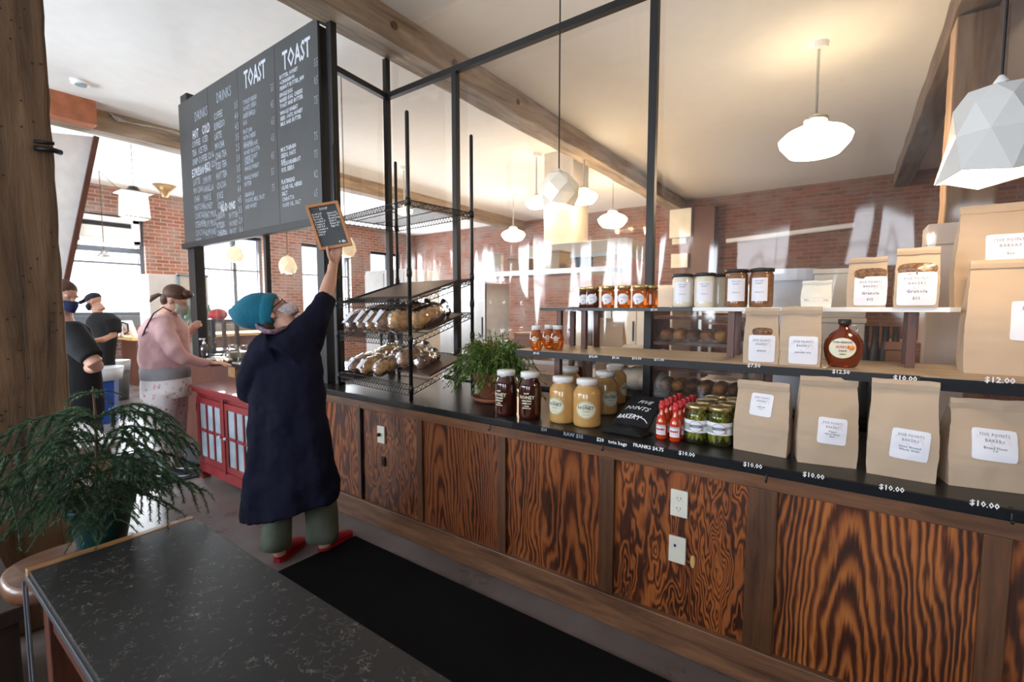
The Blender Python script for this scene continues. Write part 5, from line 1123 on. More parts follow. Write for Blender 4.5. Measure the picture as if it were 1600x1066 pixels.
ords = ('first', 'second', 'third', 'fourth', 'fifth', 'sixth', 'seventh', 'eighth', 'ninth', 'tenth')
while xs < s1-.15 and i < 8:
    w_ = rr.uniform(.16, .3); col, cn = cols[i % 6]; tub('%s container on the steel overshelf, %s from the left' % (cn, ords[i]), xs+w_/2, 4.6, sz+.02, w_, .25, rr.uniform(.12, .3), col, 'containers on the steel overshelf', cyl=i % 3 == 0); xs += w_+rr.uniform(.03, .25); i += 1
xs = s0-.1; i = 0
while xs < s1+.1 and i < 9:
    w_ = rr.uniform(.18, .34); col, cn = cols[(i*5+1) % 6]; tub('%s container on the steel worktop, %s from the left' % (cn, ords[i]), xs+w_/2, 4.6, .92, w_, .3, rr.uniform(.12, .34), col, 'containers on the steel worktop', cyl=i % 3 == 1); xs += w_+rr.uniform(.05, .2); i += 1
# back counter just behind the sheet (display side)
t = Thing('back_counter', 'dark wooden back counter behind the vinyl', 'counter', (-.5, 3.3, 0)); t.part('worktop', MB().box((-2.9, 3.0, .86), (1.6, 3.55, .90)), K['counter']); t.part('base', MB().box((-2.85, 3.05, 0), (1.55, 3.5, .86)), K['brownwood'])
cs0, cs1 = gy(889, 500, 3.1).x, gy(924, 500, 3.1).x
t = Thing('wooden_case', 'red brown framed glass case standing behind the vinyl', 'display case', ((cs0+cs1)/2, 3.2, .90))
fr = MB()
for x in (cs0, cs1-.035):
    for y in (3.1, 3.3): fr.box((x, y, .90), (x+.035, y+.03, 1.475))
fr.box((cs0, 3.1, 1.44), (cs1, 3.33, 1.48)).box((cs0, 3.1, .90), (cs1, 3.33, .94)); t.part('frame', fr, K['brownwood']); t.part('glass', MB().box((cs0+.035, 3.11, .94), (cs1-.035, 3.115, 1.44)), K['glass'])
# bakery shelving with loaves behind the glass
sx0, sx1 = gy(1052, 520, 3.25).x, gy(1165, 520, 3.25).x
t = Thing('bread_shelves', 'wooden shelves stacked with loaves behind the vinyl, left of the kraft bags', 'shelves', ((sx0+sx1)/2, 3.3, .90))
levels = [.93, 1.10, 1.27, 1.44]
for z in levels: t.part('shelf', MB().box((sx0-.10, 3.1, z-.02), (sx1+.03, 3.45, z)), K['brownwood'])
for x in (sx0-.10, sx1+.015): t.part('side', MB().box((x, 3.1, .90), (x+.015, 3.45, 1.5)), K['brownwood'])
i = 0
for li, z in enumerate(levels[:3]):
    for q in range(6):
        x = sx0-.03+q*(sx1-sx0+.02)/5.4; lf_ = MB().ell((0, 0, .045), (.045, .12, .045)); lf_.v = [(a, b, max(c_, .001)) for a, b, c_ in lf_.v]
        o = lf_.build('loaf', (K['crust'], K['crust2'], K['crust3'])[(i*7) % 3], smooth=True); o.location = (x, 3.24, z); tag(o, 'unwrapped loaf on the %s wooden shelf, %s from the left' % (('lowest', 'middle', 'upper')[li], ords[q]), 'bread', 'loaves on the wooden shelves'); i += 1
# paper bag, white sacks behind
paper_bag('brown_bag', 'open brown paper bag standing behind the vinyl by the wooden case', (gy(952, 520, 3.2).x, 3.25, .90), .20, .12, .52, seed=31, fold=.02)
i = 0
for px, z in ((972, .90), (993, .90), (1014, .90), (977, 1.07), (996, 1.07), (1012, 1.07)):
    x = gy(px, 520, 3.2).x; mb = MB().ell((0, 0, .08), (.12, .14, .08)); mb.v = [(a, b, max(c_, 0)) for a, b, c_ in mb.v]; o = mb.build('white_sack', mat('white_sack', (.72, .70, .64), .6), smooth=True, bevel=0); o.location = (x, 3.28, z)
    tag(o, 'soft white sack behind the vinyl, %s in the %s layer' % (('left one', 'middle one', 'right one')[i % 3], 'lower' if i < 3 else 'upper'), 'sack', 'white sacks behind the vinyl'); i += 1
t = tub('tall translucent pale blue bucket behind the jars of the upper shelf', gy(1232, 450, 3.25).x, 3.28, .90, .30, .30, .82, (.62, .70, .85), None, 'plastic_bucket', (.7, .76, .9), True)
c = gy(1314, 430, 3.3).x
for k in range(3): tub('white lidded box behind the vinyl, %s of its stack' % ('bottom', 'middle', 'top')[k], c, 3.28, .90+k*.27, .24, .30, .27, (.66, .62, .56), 'white boxes stacked behind the vinyl', 'white_box')
for i, px in enumerate((1352, 1368, 1384, 1400)):
    t = Thing('dark_bottle', 'dark bottle behind the vinyl, %s from the left of the row by the syrup' % ords[i], 'bottle', (gy(px, 520, 3.15).x, 3.15, .90), 'dark bottles behind the vinyl'); t.lp('bottle', MB().lathe([(.04, 0), (.042, .01), (.042, .3), (.016, .40), (.016, .5)], n=16), K['blacklid'], smooth=True)
tub('brown wooden crate behind the vinyl at right', gy(1428, 540, 3.2).x, 3.25, .90, .24, .3, .42, (.28, .12, .06), None, 'wooden_crate')
tub('pale box with red print behind the large kraft bags', gy(1480, 420, 3.1).x, 3.15, .90, .16, .2, 1.0, (.72, .6, .52), None, 'printed_box')
# tall kitchen equipment to fill the depth
def cabinet_like(name, label, x0, x1, y0, y1, z1, m, cat, doors=2):
    t = Thing(name, label, cat, ((x0+x1)/2, (y0+y1)/2, 0)); t.part('body', MB().box((x0, y0, 0), (x1, y1, z1)), m, bevel=.01)
    for i in range(doors): a, b = x0+(x1-x0)*i/doors, x0+(x1-x0)*(i+1)/doors; d = t.part('door', MB().box((a+.01, y0-.02, .1), (b-.01, y0, z1-.05)), m, bevel=.004); t.part('handle', MB().box((b-.07, y0-.05, z1*.45), (b-.05, y0-.02, z1*.65)), K['black'], parent=d)
    return t
cabinet_like('steel_fridge', 'tall stainless fridge in the kitchen, left behind the hood', -7.2, -5.9, 7.3, 8.1, 2.0, K['steel'], 'fridge')
cabinet_like('deck_oven', 'wide stainless deck oven against the back brick wall', -4.6, -2.6, 8.6, 9.8, 1.9, K['hoodm'], 'oven', 3)
cabinet_like('white_cupboard', 'white cupboard standing in the kitchen behind the bread rack', -6.1, -5.2, 4.6, 5.3, 2.05, K['white'], 'cupboard')
t = Thing('baking_rack', 'tall sheet pan rack in the kitchen before the back wall', 'rack', (-1.4, 7.2, 0))
for x in (-1.7, -1.1):
    for y in (6.9, 7.5): t.part('post', MB().box((x-.02, y-.02, 0), (x+.02, y+.02, 1.8)), K['steel'])
for k in range(9): t.part('sheet_pan', MB().box((-1.68, 6.92, .3+k*.16), (-1.12, 7.48, .32+k*.16)), K['hoodm'] if k % 2 else K['crust3'])
b = MB().box((-3.3, YN-.06, 2.9), (-3.0, YN, 3.3)).build('electric_box', mat('cream_box', (.66, .62, .5), .5)); tag(b, 'cream electric box high on the back brick wall', 'electric box')
o = MB().tube([gy(1135, 377, YN-.12), gy(1335, 352, YN-.12)], .05, 8).build('wall_pipe', K['white']); tag(o, 'long white pipe running along the back brick wall', 'pipe')
o = MB().box((gy(1100, 300, YN-.2).x-.25, YN-.3, 0), (gy(1100, 300, YN-.2).x+.25, YN, 3.6)).build('wall_pier', K['brownwood']); o['kind'] = 'structure'; o.name = 'trim_9'
for i, (px, w_) in enumerate(((1065, .45), (1065, .35))):
    z = (3.0, 2.35)[i]; x = gy(px, 300, YN-.35).x; o = MB().box((x-w_/2, YN-.40, z), (x+w_/2, YN-.28, z+(.6, .3)[i])).build('notice_board', mat('pale_notice', (.66, .62, .5), .6)); tag(o, '%s pale board on the back wall pier' % ('upper', 'lower')[i], 'notice board')
# ================================================================== people
FH = Vector((-math.sin(YAW), math.cos(YAW), 0)); ZU = Vector((0, 0, 1))
def sec(px, py, w, hw, ratio=.7, ang=0, tilt=0):
    """horizontal body section; hw half width in photo pixels, ratio depth over width"""
    k = w/F_; ux = RV*math.cos(ang)+FH*math.sin(ang); uy = FH*math.cos(ang)-RV*math.sin(ang)
    return (pw(px, py, w), (ux+ZU*tilt)*hw*k, uy*hw*k*ratio)
def limb(mb, pts, n=14):
    """pts: (px, py, w, half width px)"""
    mb.tube([pw(a, b, c) for a, b, c, d in pts], [d*c/F_ for a, b, c, d in pts], n); return mb
def hand(mb, wrist, d, palm_n, side, s=1.0, curl=(.5, .5, .5, .5), spread=.08, thumb=.6, thumb_up=0, no_thumb=False):
    """wrist position, direction of the hand, outward normal of the back, direction of the thumb side"""
    d = Vector(d).normalized(); side = (Vector(side)-d*Vector(side).dot(d)).normalized(); nb = side.cross(d).normalized()
    if nb.dot(Vector(palm_n)) < 0: nb = -nb
    w = Vector(wrist); P = lambda a, b, c=0: w+d*a*s+side*b*s+nb*c*s
    mb.loft([(P(-.02, 0), side*.024*s, nb*.018*s), (P(.01, 0), side*.028*s, nb*.016*s), (P(.05, 0), side*.038*s, nb*.014*s), (P(.085, 0), side*.040*s, nb*.012*s)], 14)
    for i, (b, L_) in enumerate(((.030, .070), (.010, .078), (-.010, .072), (-.029, .056))):
        c = curl[i]; p = P(.075, b); a = 0; pts = [p]
        for k, fr in enumerate((.18, .42, .28, .24)):
            a += c*(.35, .9, .9, .7)[k]; dd = d*math.cos(a)-nb*math.sin(a)+side*(b*spread*12*.3); p = p+dd.normalized()*L_*fr*1.1*s; pts.append(p)
        mb.tube(pts, [.0095*s, .009*s, .0088*s, .008*s, .0062*s], 8)
    if no_thumb: return
    p = P(.018, .024); q = (side*.75+d*.65-nb*(.15-thumb_up)).normalized(); q2 = (d*.85+side*.35-nb*(thumb-.6)).normalized()
    mb.tube([p, p+q*.028*s, p+q*.045*s+q2*.012*s, p+q*.045*s+q2*.040*s, p+q*.045*s+q2*.058*s], [.013*s, .012*s, .0105*s, .0095*s, .007*s], 8)
def head(mb, c, face, up, s=1.0, jaw=True):
    """skull, jaw, brow, nose, lips and ears; c is the centre between the ears"""
    f = Vector(face).normalized(); u = (Vector(up)-f*Vector(up).dot(f)).normalized(); r = f.cross(u)
    P = lambda a, b, c_: c+r*a*s+f*b*s+u*c_*s
    mb.ell(P(0, -.012, .035), r*.074*s, f*.094*s, u*.088*s, 18, 14); mb.ell(P(0, .022, -.03), r*.058*s, f*.066*s, u*.078*s, 16, 12); mb.ell(P(0, .052, -.075), r*.032*s, f*.03*s, u*.026*s, 12, 8)
    mb.loft([(P(0, .082, .02), r*.007*s, f*.008*s), (P(0, .098, -.012), r*.012*s, f*.014*s), (P(0, .09, -.03), r*.015*s, f*.012*s)], 10)
    mb.ell(P(0, .084, -.052), r*.024*s, f*.008*s, u*.006*s, 10, 6); mb.ell(P(0, .082, -.062), r*.021*s, f*.009*s, u*.006*s, 10, 6)
    for sg in (-1, 1):
        mb.ell(P(.030*sg, .076, .028), r*.022*s, f*.010*s, u*.007*s, 10, 6); mb.ell(P(.077*sg, -.008, -.008), r*.008*s, f*.018*s, u*.031*s, 10, 8)
    mb.loft([(P(0, -.015, -.05), r*.052*s, f*.056*s), (P(0, -.03, -.15), r*.054*s, f*.056*s)], 14)
    return P, r, f, u
def face_mask(t, P, r, f, u, s, m, parent=None):
    k = MB(); n_ = 10
    for i in range(n_+1):
        a = -1.25+2.5*i/n_
        for z in (-.088, -.06, -.03, .0):
            b = (.076+.026*math.cos(a)**2*(1 if z > -.07 else .6)); k.v.append(tuple(P(math.sin(a)*.070*(1 if z > -.05 else .85), .018+math.cos(a)*b-(.01 if z > -.01 else 0), z+abs(math.sin(a))*.012*(1 if z < -.05 else -1))))
    for i in range(n_):
        for j in range(3): q = i*4+j; k.f.append((q, q+4, q+5, q+1))
    o = t.part('face_mask', k, m, smooth=True, parent=parent); x = o.modifiers.new('s', 'SOLIDIFY'); x.thickness = .004
    for sg in (-1, 1): t.part('mask_strap', MB().tube([P(.070*sg, .035, -.004), P(.083*sg, -.005, .018), P(.084*sg, -.022, -.005), P(.066*sg, .03, -.06)], .0018*s, 5), m, parent=o)
# ---------------------------------------------------------------- person in navy holding up the little chalkboard
W = 2.72
t = Thing('person', 'person in long navy coat and teal hat reaching up with a small chalkboard', 'person', (-2.6, 1.47, 0))
K['navy'] = mat('navy_wool', (.006, .007, .020), .9, var=.2, vscale=4, bump=.25, bscale=90, spec=.2)
body = MB()
body.loft([sec(448, 530, W+.03, 38, .5), sec(450, 580, W+.03, 42, .5), sec(452, 640, W+.03, 40, .55), sec(455, 690, W+.03, 44, .6)], 18)
limb(body, [(438, 690, W-.02, 20), (436, 760, W-.03, 17), (436, 840, W-.06, 11), (437, 868, W-.06, 9)]); limb(body, [(478, 690, W+.08, 20), (492, 760, W+.1, 17), (506, 830, W+.12, 11), (508, 855, W+.12, 9)])
limb(body, [(472, 535, W+.05, 20), (495, 492, W+.16, 16), (508, 466, W+.22, 12), (514, 445, W+.28, 11), (519, 424, W+.35, 7.5), (520, 415, W+.38, 7.5)])
limb(body, [(415, 552, W+.02, 18), (388, 600, W+.03, 13), (396, 625, W+.14, 11), (402, 628, W+.3, 9)])
HC = pw(427, 491, W+.04); P, r_, f_, u_ = head(body, HC, UV*.66+RV*.62+FH*.25, RV*-.80+UV*.52-FH*.22, 1.0)
body.tube([HC+RV*.05-UV*.02, HC+RV*.11-UV*.085, pw(452, 535, W+.05)], [.052, .056, .065], 14)
wr = pw(520, 418, W+.39)
BC = [pw(479, 323, 3.10), pw(526, 313, 3.10), pw(552, 384, 3.10), pw(499, 391, 3.10)]
wr = wr+FV*.0
hand(body, wr, UV*.96+RV*.16+FV*.12, FV, RV, 1.0, (.05, .05, .1, .15), thumb=.2, no_thumb=True)
body.tube([wr+UV*.015, wr+UV*.04-FV*.022, wr+UV*.075-FV*.045-RV*.008, wr+UV*.108-FV*.052-RV*.014, wr+UV*.135-FV*.047-RV*.014], [.017, .0155, .012, .0105, .008], 10)
t.part('body', body, K['skin'], remesh=.0055, sm=4)
coat = MB()
coat.loft([sec(452, 520, W+.03, 20, .8, tilt=.1), sec(451, 531, W+.03, 36, .6, tilt=.12), sec(448, 548, W+.02, 48, .55, tilt=.1), sec(448, 572, W+.02, 55, .52), sec(449, 605, W+.02, 57, .55), sec(450, 650, W+.01, 60, .6), sec(454, 700, W, 66, .62), sec(456, 745, W, 72, .62), sec(454, 775, W, 75, .62, tilt=.08), sec(453, 795, W, 75, .62, tilt=.22)], 40)
cv = []
for x, y, z in coat.v:       # deep vertical folds that open towards the hem
    p = Vector((x, y, z)); d = Vector((x+2.66, y-1.47, 0)); a = math.atan2(d.y, d.x); k = max(0, min(1, (1.25-z)/.9)); q = (math.sin(a*7+z*2.2)*.010+math.sin(a*13+1+z*3)*.005)*k; cv.append(tuple(p+d.normalized()*q))
coat.v = cv
coat.ell(pw(440, 553, W+.0), RV*.115, FH*.09, UV*.07); coat.ell(pw(452, 545, W+.02), RV*.10, FH*.08, UV*.06)
limb(coat, [(450, 556, W+.02, 40), (474, 528, W+.05, 31), (490, 503, W+.11, 23), (503, 480, W+.17, 18), (511, 464, W+.22, 14.5)], 20)
limb(coat, [(440, 545, W+.02, 38), (422, 553, W+.02, 34), (402, 570, W+.01, 26), (390, 595, W, 21), (389, 612, W+.02, 18), (398, 622, W+.12, 15)], 20)
o = t.part('coat', coat, K['navy'], remesh=.010, sm=6)
tx = bpy.data.textures.new('folds', 'CLOUDS'); tx.noise_scale = .14; dm = o.modifiers.new('d', 'DISPLACE'); dm.texture = tx; dm.strength = .036; dm.mid_level = .5
K['sage'] = mat('sage_green_trousers', (.115, .14, .105), .85, var=.25, vscale=5, bump=.2)
for nm, pts in (('left', [(437, 700, W-.02, 27), (434, 760, W-.03, 24), (433, 810, W-.05, 22), (432, 840, W-.06, 22), (431, 855, W-.06, 22.5)]), ('right', [(480, 700, W+.08, 27), (496, 755, W+.1, 24), (502, 800, W+.11, 24), (504, 830, W+.12, 24), (504, 842, W+.12, 24.5)])):
    m_ = MB(); limb(m_, pts, 22); m_.v = [(x+noise.noise(Vector((x*9, y*9, z*5)))*.012, y+noise.noise(Vector((x*9+5, y*9, z*5)))*.012, z) for x, y, z in m_.v]; t.part('trouser_leg', m_, K['sage'], smooth=True)
def shoe(t, heel, toe_dir, L_, m, sole, label=None, parent=None, patch=None, s=1.0):
    h_ = Vector(heel); h_.z = 0; d = Vector(toe_dir); d.z = 0; d.normalize(); sd = d.cross(ZU); mb = MB()
    mb.loft([(h_+d*u*L_+ZU*z, sd*w_*s, (ZU*zz+d*.002)*s) for u, z, w_, zz in ((-.03, .050, .024, .038), (.04, .053, .036, .050), (.2, .054, .038, .050), (.42, .044, .038, .036), (.65, .034, .044, .026), (.85, .028, .042, .020), (.97, .024, .028, .014), (1.0, .022, .012, .008))], 16)
    o = t.part('shoe', mb, m, smooth=True, label=label)
    sm_ = MB(); n_ = 20; pr = [(-.04, .02), (.05, .036), (.25, .036), (.5, .040), (.72, .047), (.9, .038), (1.01, .016)]
    L0 = [h_+d*u*L_-sd*w_*s for u, w_ in pr]; R0 = [h_+d*u*L_+sd*w_*s for u, w_ in reversed(pr)]; ring = L0+R0; k = len(ring)
    sm_.v = [tuple(p+ZU*.002) for p in ring]+[tuple(p+ZU*.022) for p in ring]; sm_.f = [(i, (i+1) % k, k+(i+1) % k, k+i) for i in range(k)]+[tuple(reversed(range(k))), tuple(k+i for i in range(k))]
    t.part('sole', sm_, sole, parent=o)
    if patch: c = h_-d*.042*L_*4.2*.24; t.part('heel_patch', MB().obox(h_-d*(.03*L_+.004)+ZU*.058, sd*.012, d*.004, ZU*.009), K['white'], parent=o)
    return o
K['redshoe'] = mat('red_shoe', (.36, .012, .025), .45, var=.1); hd = Vector((-.30, .95, 0))
shoe(t, gz(434, 879, 0), FH+RV*.15, .245, K['redshoe'], K['redshoe'], 'red shoe', patch=1); shoe(t, gz(503, 863, 0), FH+RV*.45, .245, K['redshoe'], K['redshoe'], 'red shoe', patch=1)
K['teal'] = mat('teal_knit', (.0, .145, .235), .8, bump=.5, bscale=120, sheen=.1, var=.08)
hat = MB(); ax = (RV*-.975+UV*.06-FH*.2).normalized(); e1 = (UV-ax*UV.dot(ax)).normalized(); e2 = ax.cross(e1)
HB = pw(424, 488, W+.04)
def hs(a, v, h1, h2): k = W/F_; return (HB+ax*a*k+e1*v*k, e1*h1*k, e2*h2*k)
hat.loft([hs(-7, 0, 25, 21), hs(0, -.5, 28.5, 23), hs(6, 0, 29, 24), hs(16, 1, 29.5, 25), hs(28, 0, 28.5, 24.5), hs(39, -2, 25, 22), hs(48, -4, 19, 17), hs(54, -5, 12, 11), hs(58, -4, 7, 7), hs(61, -3, 4, 4)], 30)
h_ = t.part('knit_hat', hat, K['teal'], smooth=True); fold = MB(); fold.loft([hs(-7, 0, 27, 23), hs(-5, 0, 29.5, 25), hs(4, -.3, 31, 26), hs(9, 0, 30, 25.5), hs(11, 0, 28, 24)], 30); t.part('turned_brim', fold, K['teal'], parent=h_, smooth=True)
# hair wisps, glasses, mask, scarf
t.part('hair', MB().tube([P(.05, -.06, -.02), P(.045, -.075, -.06), P(.035, -.07, -.09)], [.028, .026, .016], 12), mat('dark_brown_hair', (.035, .018, .010), .6), smooth=True)
gl = MB()
for sg in (-1, 1):
    gl.tube([P(.032*sg+.024*math.cos(a), .098-.002*abs(math.cos(a)), .008+.019*math.sin(a)) for a in [i*math.pi/8 for i in range(17)]], .0028, 6, cap=False); gl.tube([P(.056*sg, .092, .014), P(.079*sg, .05, .012), P(.083*sg, -.008, .008), P(.08*sg, -.022, -.012)], .0034, 6)
gl.tube([P(-.008, .1, .012), P(.008, .1, .012)], .0025, 6)
t.part('glasses', gl, K['black'], smooth=True)
face_mask(t, P, r_, f_, u_, 1.0, mat('pale_patterned_mask', (.62, .56, .60), .8, var=.3, vscale=60))
sc = MB(); n_ = 14
sc.tube([pw(400, 505, W-.02), pw(403, 512, W-.08), pw(414, 518, W-.10), pw(428, 519, W-.09), pw(442, 513, W-.06), pw(452, 510, W)], [.006, .012, .014, .014, .012, .007], 10)
t.part('collar_scarf', sc, mat('purple_print_scarf', (.22, .13, .18), .8, var=.7, vscale=50), smooth=True)
t.part('neckline_trim', MB().tube([pw(410, 523, W-.03), pw(425, 517, W-.07), pw(440, 512, W-.05), pw(452, 511, W)], .006, 6), mat('crimson_trim', (.30, .02, .05), .7), smooth=True)
wa = MB(); c0 = pw(516.5, 432, W+.325); dv = (pw(519, 424, W+.35)-pw(514, 445, W+.28)).normalized(); a1 = dv.cross(FH).normalized(); a2 = dv.cross(a1)
wa.loft([(c0-dv*.012, a1*.0335, a2*.0335), (c0-dv*.010, a1*.036, a2*.036), (c0+dv*.010, a1*.035, a2*.035), (c0+dv*.012, a1*.032, a2*.032)], 20); wb_ = t.part('wristwatch', wa, K['black'], smooth=True)
# little chalkboard (held: a thing of its own)
ctr = sum(BC, Vector())/4; cbd = Thing('small_chalkboard', 'small wood framed chalkboard with white writing, held up in the air by one hand', 'chalkboard', ctr)
rx_ = ((BC[1]-BC[0])+(BC[2]-BC[3])).normalized(); uy_ = ((BC[0]-BC[3])+(BC[1]-BC[2])); uy_ = (uy_-rx_*uy_.dot(rx_)).normalized(); nn = rx_.cross(uy_)
Wb = ((BC[1]-BC[0]).length+(BC[2]-BC[3]).length)/2; Hb = ((BC[0]-BC[3]).length+(BC[1]-BC[2]).length)/2
# one upright of the board leans back a little
skew = ((BC[0]-BC[3])+(BC[1]-BC[2])).normalized(); uy_ = skew; nn = rx_.cross(uy_).normalized()
def B(x, y, z=0): return ctr+rx_*x+uy_*y+nn*z
sl = MB().obox(B(0, 0, -.004), rx_*(Wb/2-.012), uy_*(Hb/2-.012), nn*.004); cbd.part('slate', sl, mat('small_slate', (.05, .058, .062), .5, var=.2, vscale=10))
fm_ = MB(); fw = .009
fm_.obox(B(-Wb/2+fw, 0), rx_*fw, uy_*Hb/2, nn*.010).obox(B(Wb/2-fw, 0), rx_*fw, uy_*Hb/2, nn*.010).obox(B(0, Hb/2-fw), rx_*(Wb/2-2*fw), uy_*fw, nn*.010).obox(B(0, -Hb/2+fw), rx_*(Wb/2-2*fw), uy_*fw, nn*.010)
cbd.part('wood_frame', fm_, mat('orange_oak_frame', (.52, .22, .08), .5, var=.15), bevel=.001)
def ct_text(s, x, y, size, al='LEFT', bold=.0004): cbd.part('lettering', text_mb(s, size, rx_, uy_, B(x, y, .0005), al, bold=bold, lift=.001, line=.95), K['ink'])
ct_text('SOUP', 0, Hb*.36, .022, 'CENTER'); ct_text('Bowl 6.5\nBread 2\nBroccoli\ncheddar 5\nPotato 4\nChili 5.5\nTomato 6\nCheese\nside 3', -Wb*.40, Hb*.27, .0185); ct_text('Salad 6.5\nGreens 5\nRoast beet\nKale 5\nBean 4.5\nEgg 3.5', Wb*.06, Hb*.25, .0185); ct_text('+ dlc', Wb*.14, -Hb*.40, .022, bold=.001)
# ---------------------------------------------------------------- person in pink
W = 4.10
t = Thing('person', 'person in pink sweater and floral leggings standing at the order counter', 'person', (-4.83, 1.58, 0))
K['pinkknit'] = mat('dusty_pink_sweater', (.62, .39, .40), .9, var=.08, bump=.15, bscale=40)
body = MB()
body.loft([sec(258, 500, W, 18, .8), sec(257, 540, W, 28, .7), sec(258, 580, W, 30, .8), sec(260, 615, W, 30, .9)], 18)
limb(body, [(254, 615, W-.06, 19), (254, 660, W-.05, 14), (256, 700, W-.04, 8), (255, 735, W-.03, 6)]); limb(body, [(264, 615, W+.08, 19), (268, 660, W+.1, 14), (274, 700, W+.12, 8), (274, 728, W+.12, 6)])
limb(body, [(252, 508, W-.14, 13), (272, 545, W-.16, 9), (284, 560, W-.12, 8), (312, 566, W-.02, 6), (330, 567, W+.05, 4.5)])
limb(body, [(262, 508, W+.16, 12), (280, 548, W+.2, 9), (288, 535, W+.25, 7), (296, 522, W+.28, 4.5)])
HC = pw(274, 470, W); P, r_, f_, u_ = head(body, HC, RV*.86-UV*.42+FH*.30, UV*.86+RV*.42, 1.02)
body.tube([HC-UV*.02, pw(266, 485, W), pw(258, 500, W)], [.055, .06, .075], 14)
hand(body, pw(330, 567, W+.05), RV*.97-UV*.05+FH*.2, UV, FH, 1.0, (.2, .2, .25, .3)); hand(body, pw(296, 521, W+.28), UV*.75+RV*.55, FH*-1+RV*.3, RV*-.6+UV*.4, 1.0, (.5, .5, .6, .6))
t.part('body', body, K['skin2'], remesh=.007, sm=4)
sw = MB(); sw.loft([sec(258, 490, W, 15, .9), sec(256, 499, W, 25, .85), sec(256, 515, W, 34, .78), sec(257, 540, W, 35, .8), sec(258, 560, W, 35.5, .85), sec(259, 576, W, 34, .85)], 30)
limb(sw, [(250, 504, W-.1, 18), (262, 530, W-.17, 15), (274, 549, W-.19, 12.5), (288, 560, W-.14, 11), (310, 566, W-.03, 8), (325, 568, W+.03, 6)], 16); limb(sw, [(264, 506, W+.14, 15), (280, 545, W+.2, 12), (288, 537, W+.24, 10), (294, 527, W+.27, 7)], 14)
o = t.part('sweater', sw, K['pinkknit'], remesh=.012, sm=5)
dm = o.modifiers.new('d', 'DISPLACE'); dm.texture = tx; dm.strength = .035
t.part('undershirt_hem', MB().loft([sec(259, 568, W, 33, .86), sec(259, 578, W, 35, .88), sec(259, 590, W, 34, .9), sec(259, 592, W, 32, .9)], 28), mat('grey_jersey', (.30, .31, .34), .85), smooth=True)
def floral():
    m, nt, N, L, p = mk('floral_leggings'); mp = mapped(N, L, (1, 1, 1)); v = N.new('ShaderNodeTexVoronoi'); v.inputs['Scale'].default_value = 24; L.new(mp.outputs[0], v.inputs['Vector'])
    r1 = ramp(N, [(.25, (1, 1, 1)), (.32, (0, 0, 0))]); L.new(v.outputs['Distance'], r1.inputs[0]); mx = N.new('ShaderNodeMix'); mx.data_type = 'RGBA'; mx.inputs[6].default_value = (.68, .66, .68, 1)
    sp = N.new('ShaderNodeSeparateColor'); L.new(v.outputs['Color'], sp.inputs[0]); r2 = ramp(N, [(.3, (.55, .08, .10)), (.5, (.35, .38, .45)), (.8, (.7, .3, .34))]); L.new(sp.outputs[0], r2.inputs[0]); L.new(r2.outputs[0], mx.inputs[7])
    mu = N.new('ShaderNodeMath'); mu.operation = 'MULTIPLY'; mu.inputs[1].default_value = .8; L.new(r1.outputs[0], mu.inputs[0]); L.new(mu.outputs[0], mx.inputs[0]); L.new(mx.outputs[2], p.inputs['Base Color']); p.inputs['Roughness'].default_value = .8; return m
lg = MB(); lg.loft([sec(259, 584, W, 33, .85), sec(260, 600, W, 35, .88), sec(260, 620, W, 34, .9)], 26); limb(lg, [(252, 612, W-.08, 24), (252, 650, W-.07, 19), (255, 690, W-.05, 14), (255, 725, W-.04, 9)], 18); limb(lg, [(268, 612, W+.08, 23), (272, 650, W+.1, 18), (275, 690, W+.12, 13), (274, 722, W+.12, 8)], 18)
t.part('leggings', lg, floral(), remesh=.012, sm=4)
K['dshoe'] = mat('dark_navy_shoe', (.015, .018, .035), .6)
for a_, b_ in (((247, 745), W-.04), ((266, 733), W+.12)):
    q = gz(a_[0], a_[1], 0); shoe(t, q, RV*.95+FH*.05, .27, K['dshoe'], K['white'], 'dark navy shoe with white sole')
t.part('sock', MB().loft([sec(255, 733, W-.04, 7, 1), sec(255, 724, W-.04, 8, 1)], 14), K['white'], smooth=True)
hr = MB(); hr.ell(P(0, -.018, .055), r_*.083, f_*.100, u_*.083, 18, 12); hr.ell(P(0, -.06, .0), r_*.07, f_*.05, u_*.075, 14, 10); hr.ell(P(0, .06, .09), r_*.06, f_*.05, u_*.035, 12, 8)
t.part('hair', hr, mat('reddish_brown_hair', (.085, .035, .018), .55, var=.4, vscale=40), smooth=True)
t.part('hair_tail', MB().tube([P(0, -.09, .0), P(0, -.13, -.005), P(.0, -.16, -.045), P(0, -.165, -.09)], [.012, .016, .022, .006], 10), mat('brown_hair_tail', (.09, .045, .025), .6), smooth=True)
face_mask(t, P, r_, f_, u_, 1.0, mat('grey_green_mask', (.42, .42, .36), .8))
t.part('bag_strap', MB().tube([pw(268, 487, W-.10), pw(255, 480, W-.16), pw(240, 490, W-.2), pw(228, 512, W-.20), pw(223, 525, W-.14)], .010, 6, flat=.5), K['black'], smooth=True)
t.part('bracelet', MB().tube([pw(294, 527, W+.27)+Vector((math.cos(a)*.03, 0, math.sin(a)*.028)) for a in [i*math.pi/6 for i in range(13)]], .008, 6, cap=False), K['black'], smooth=True)
q = pw(338, 573, 4.25); loaf('wrapped brown loaf under the hand of the person in pink', (q.x, q.y, .966), .20, .13, .08, K['crust'], .4, 0, None, False, 77)
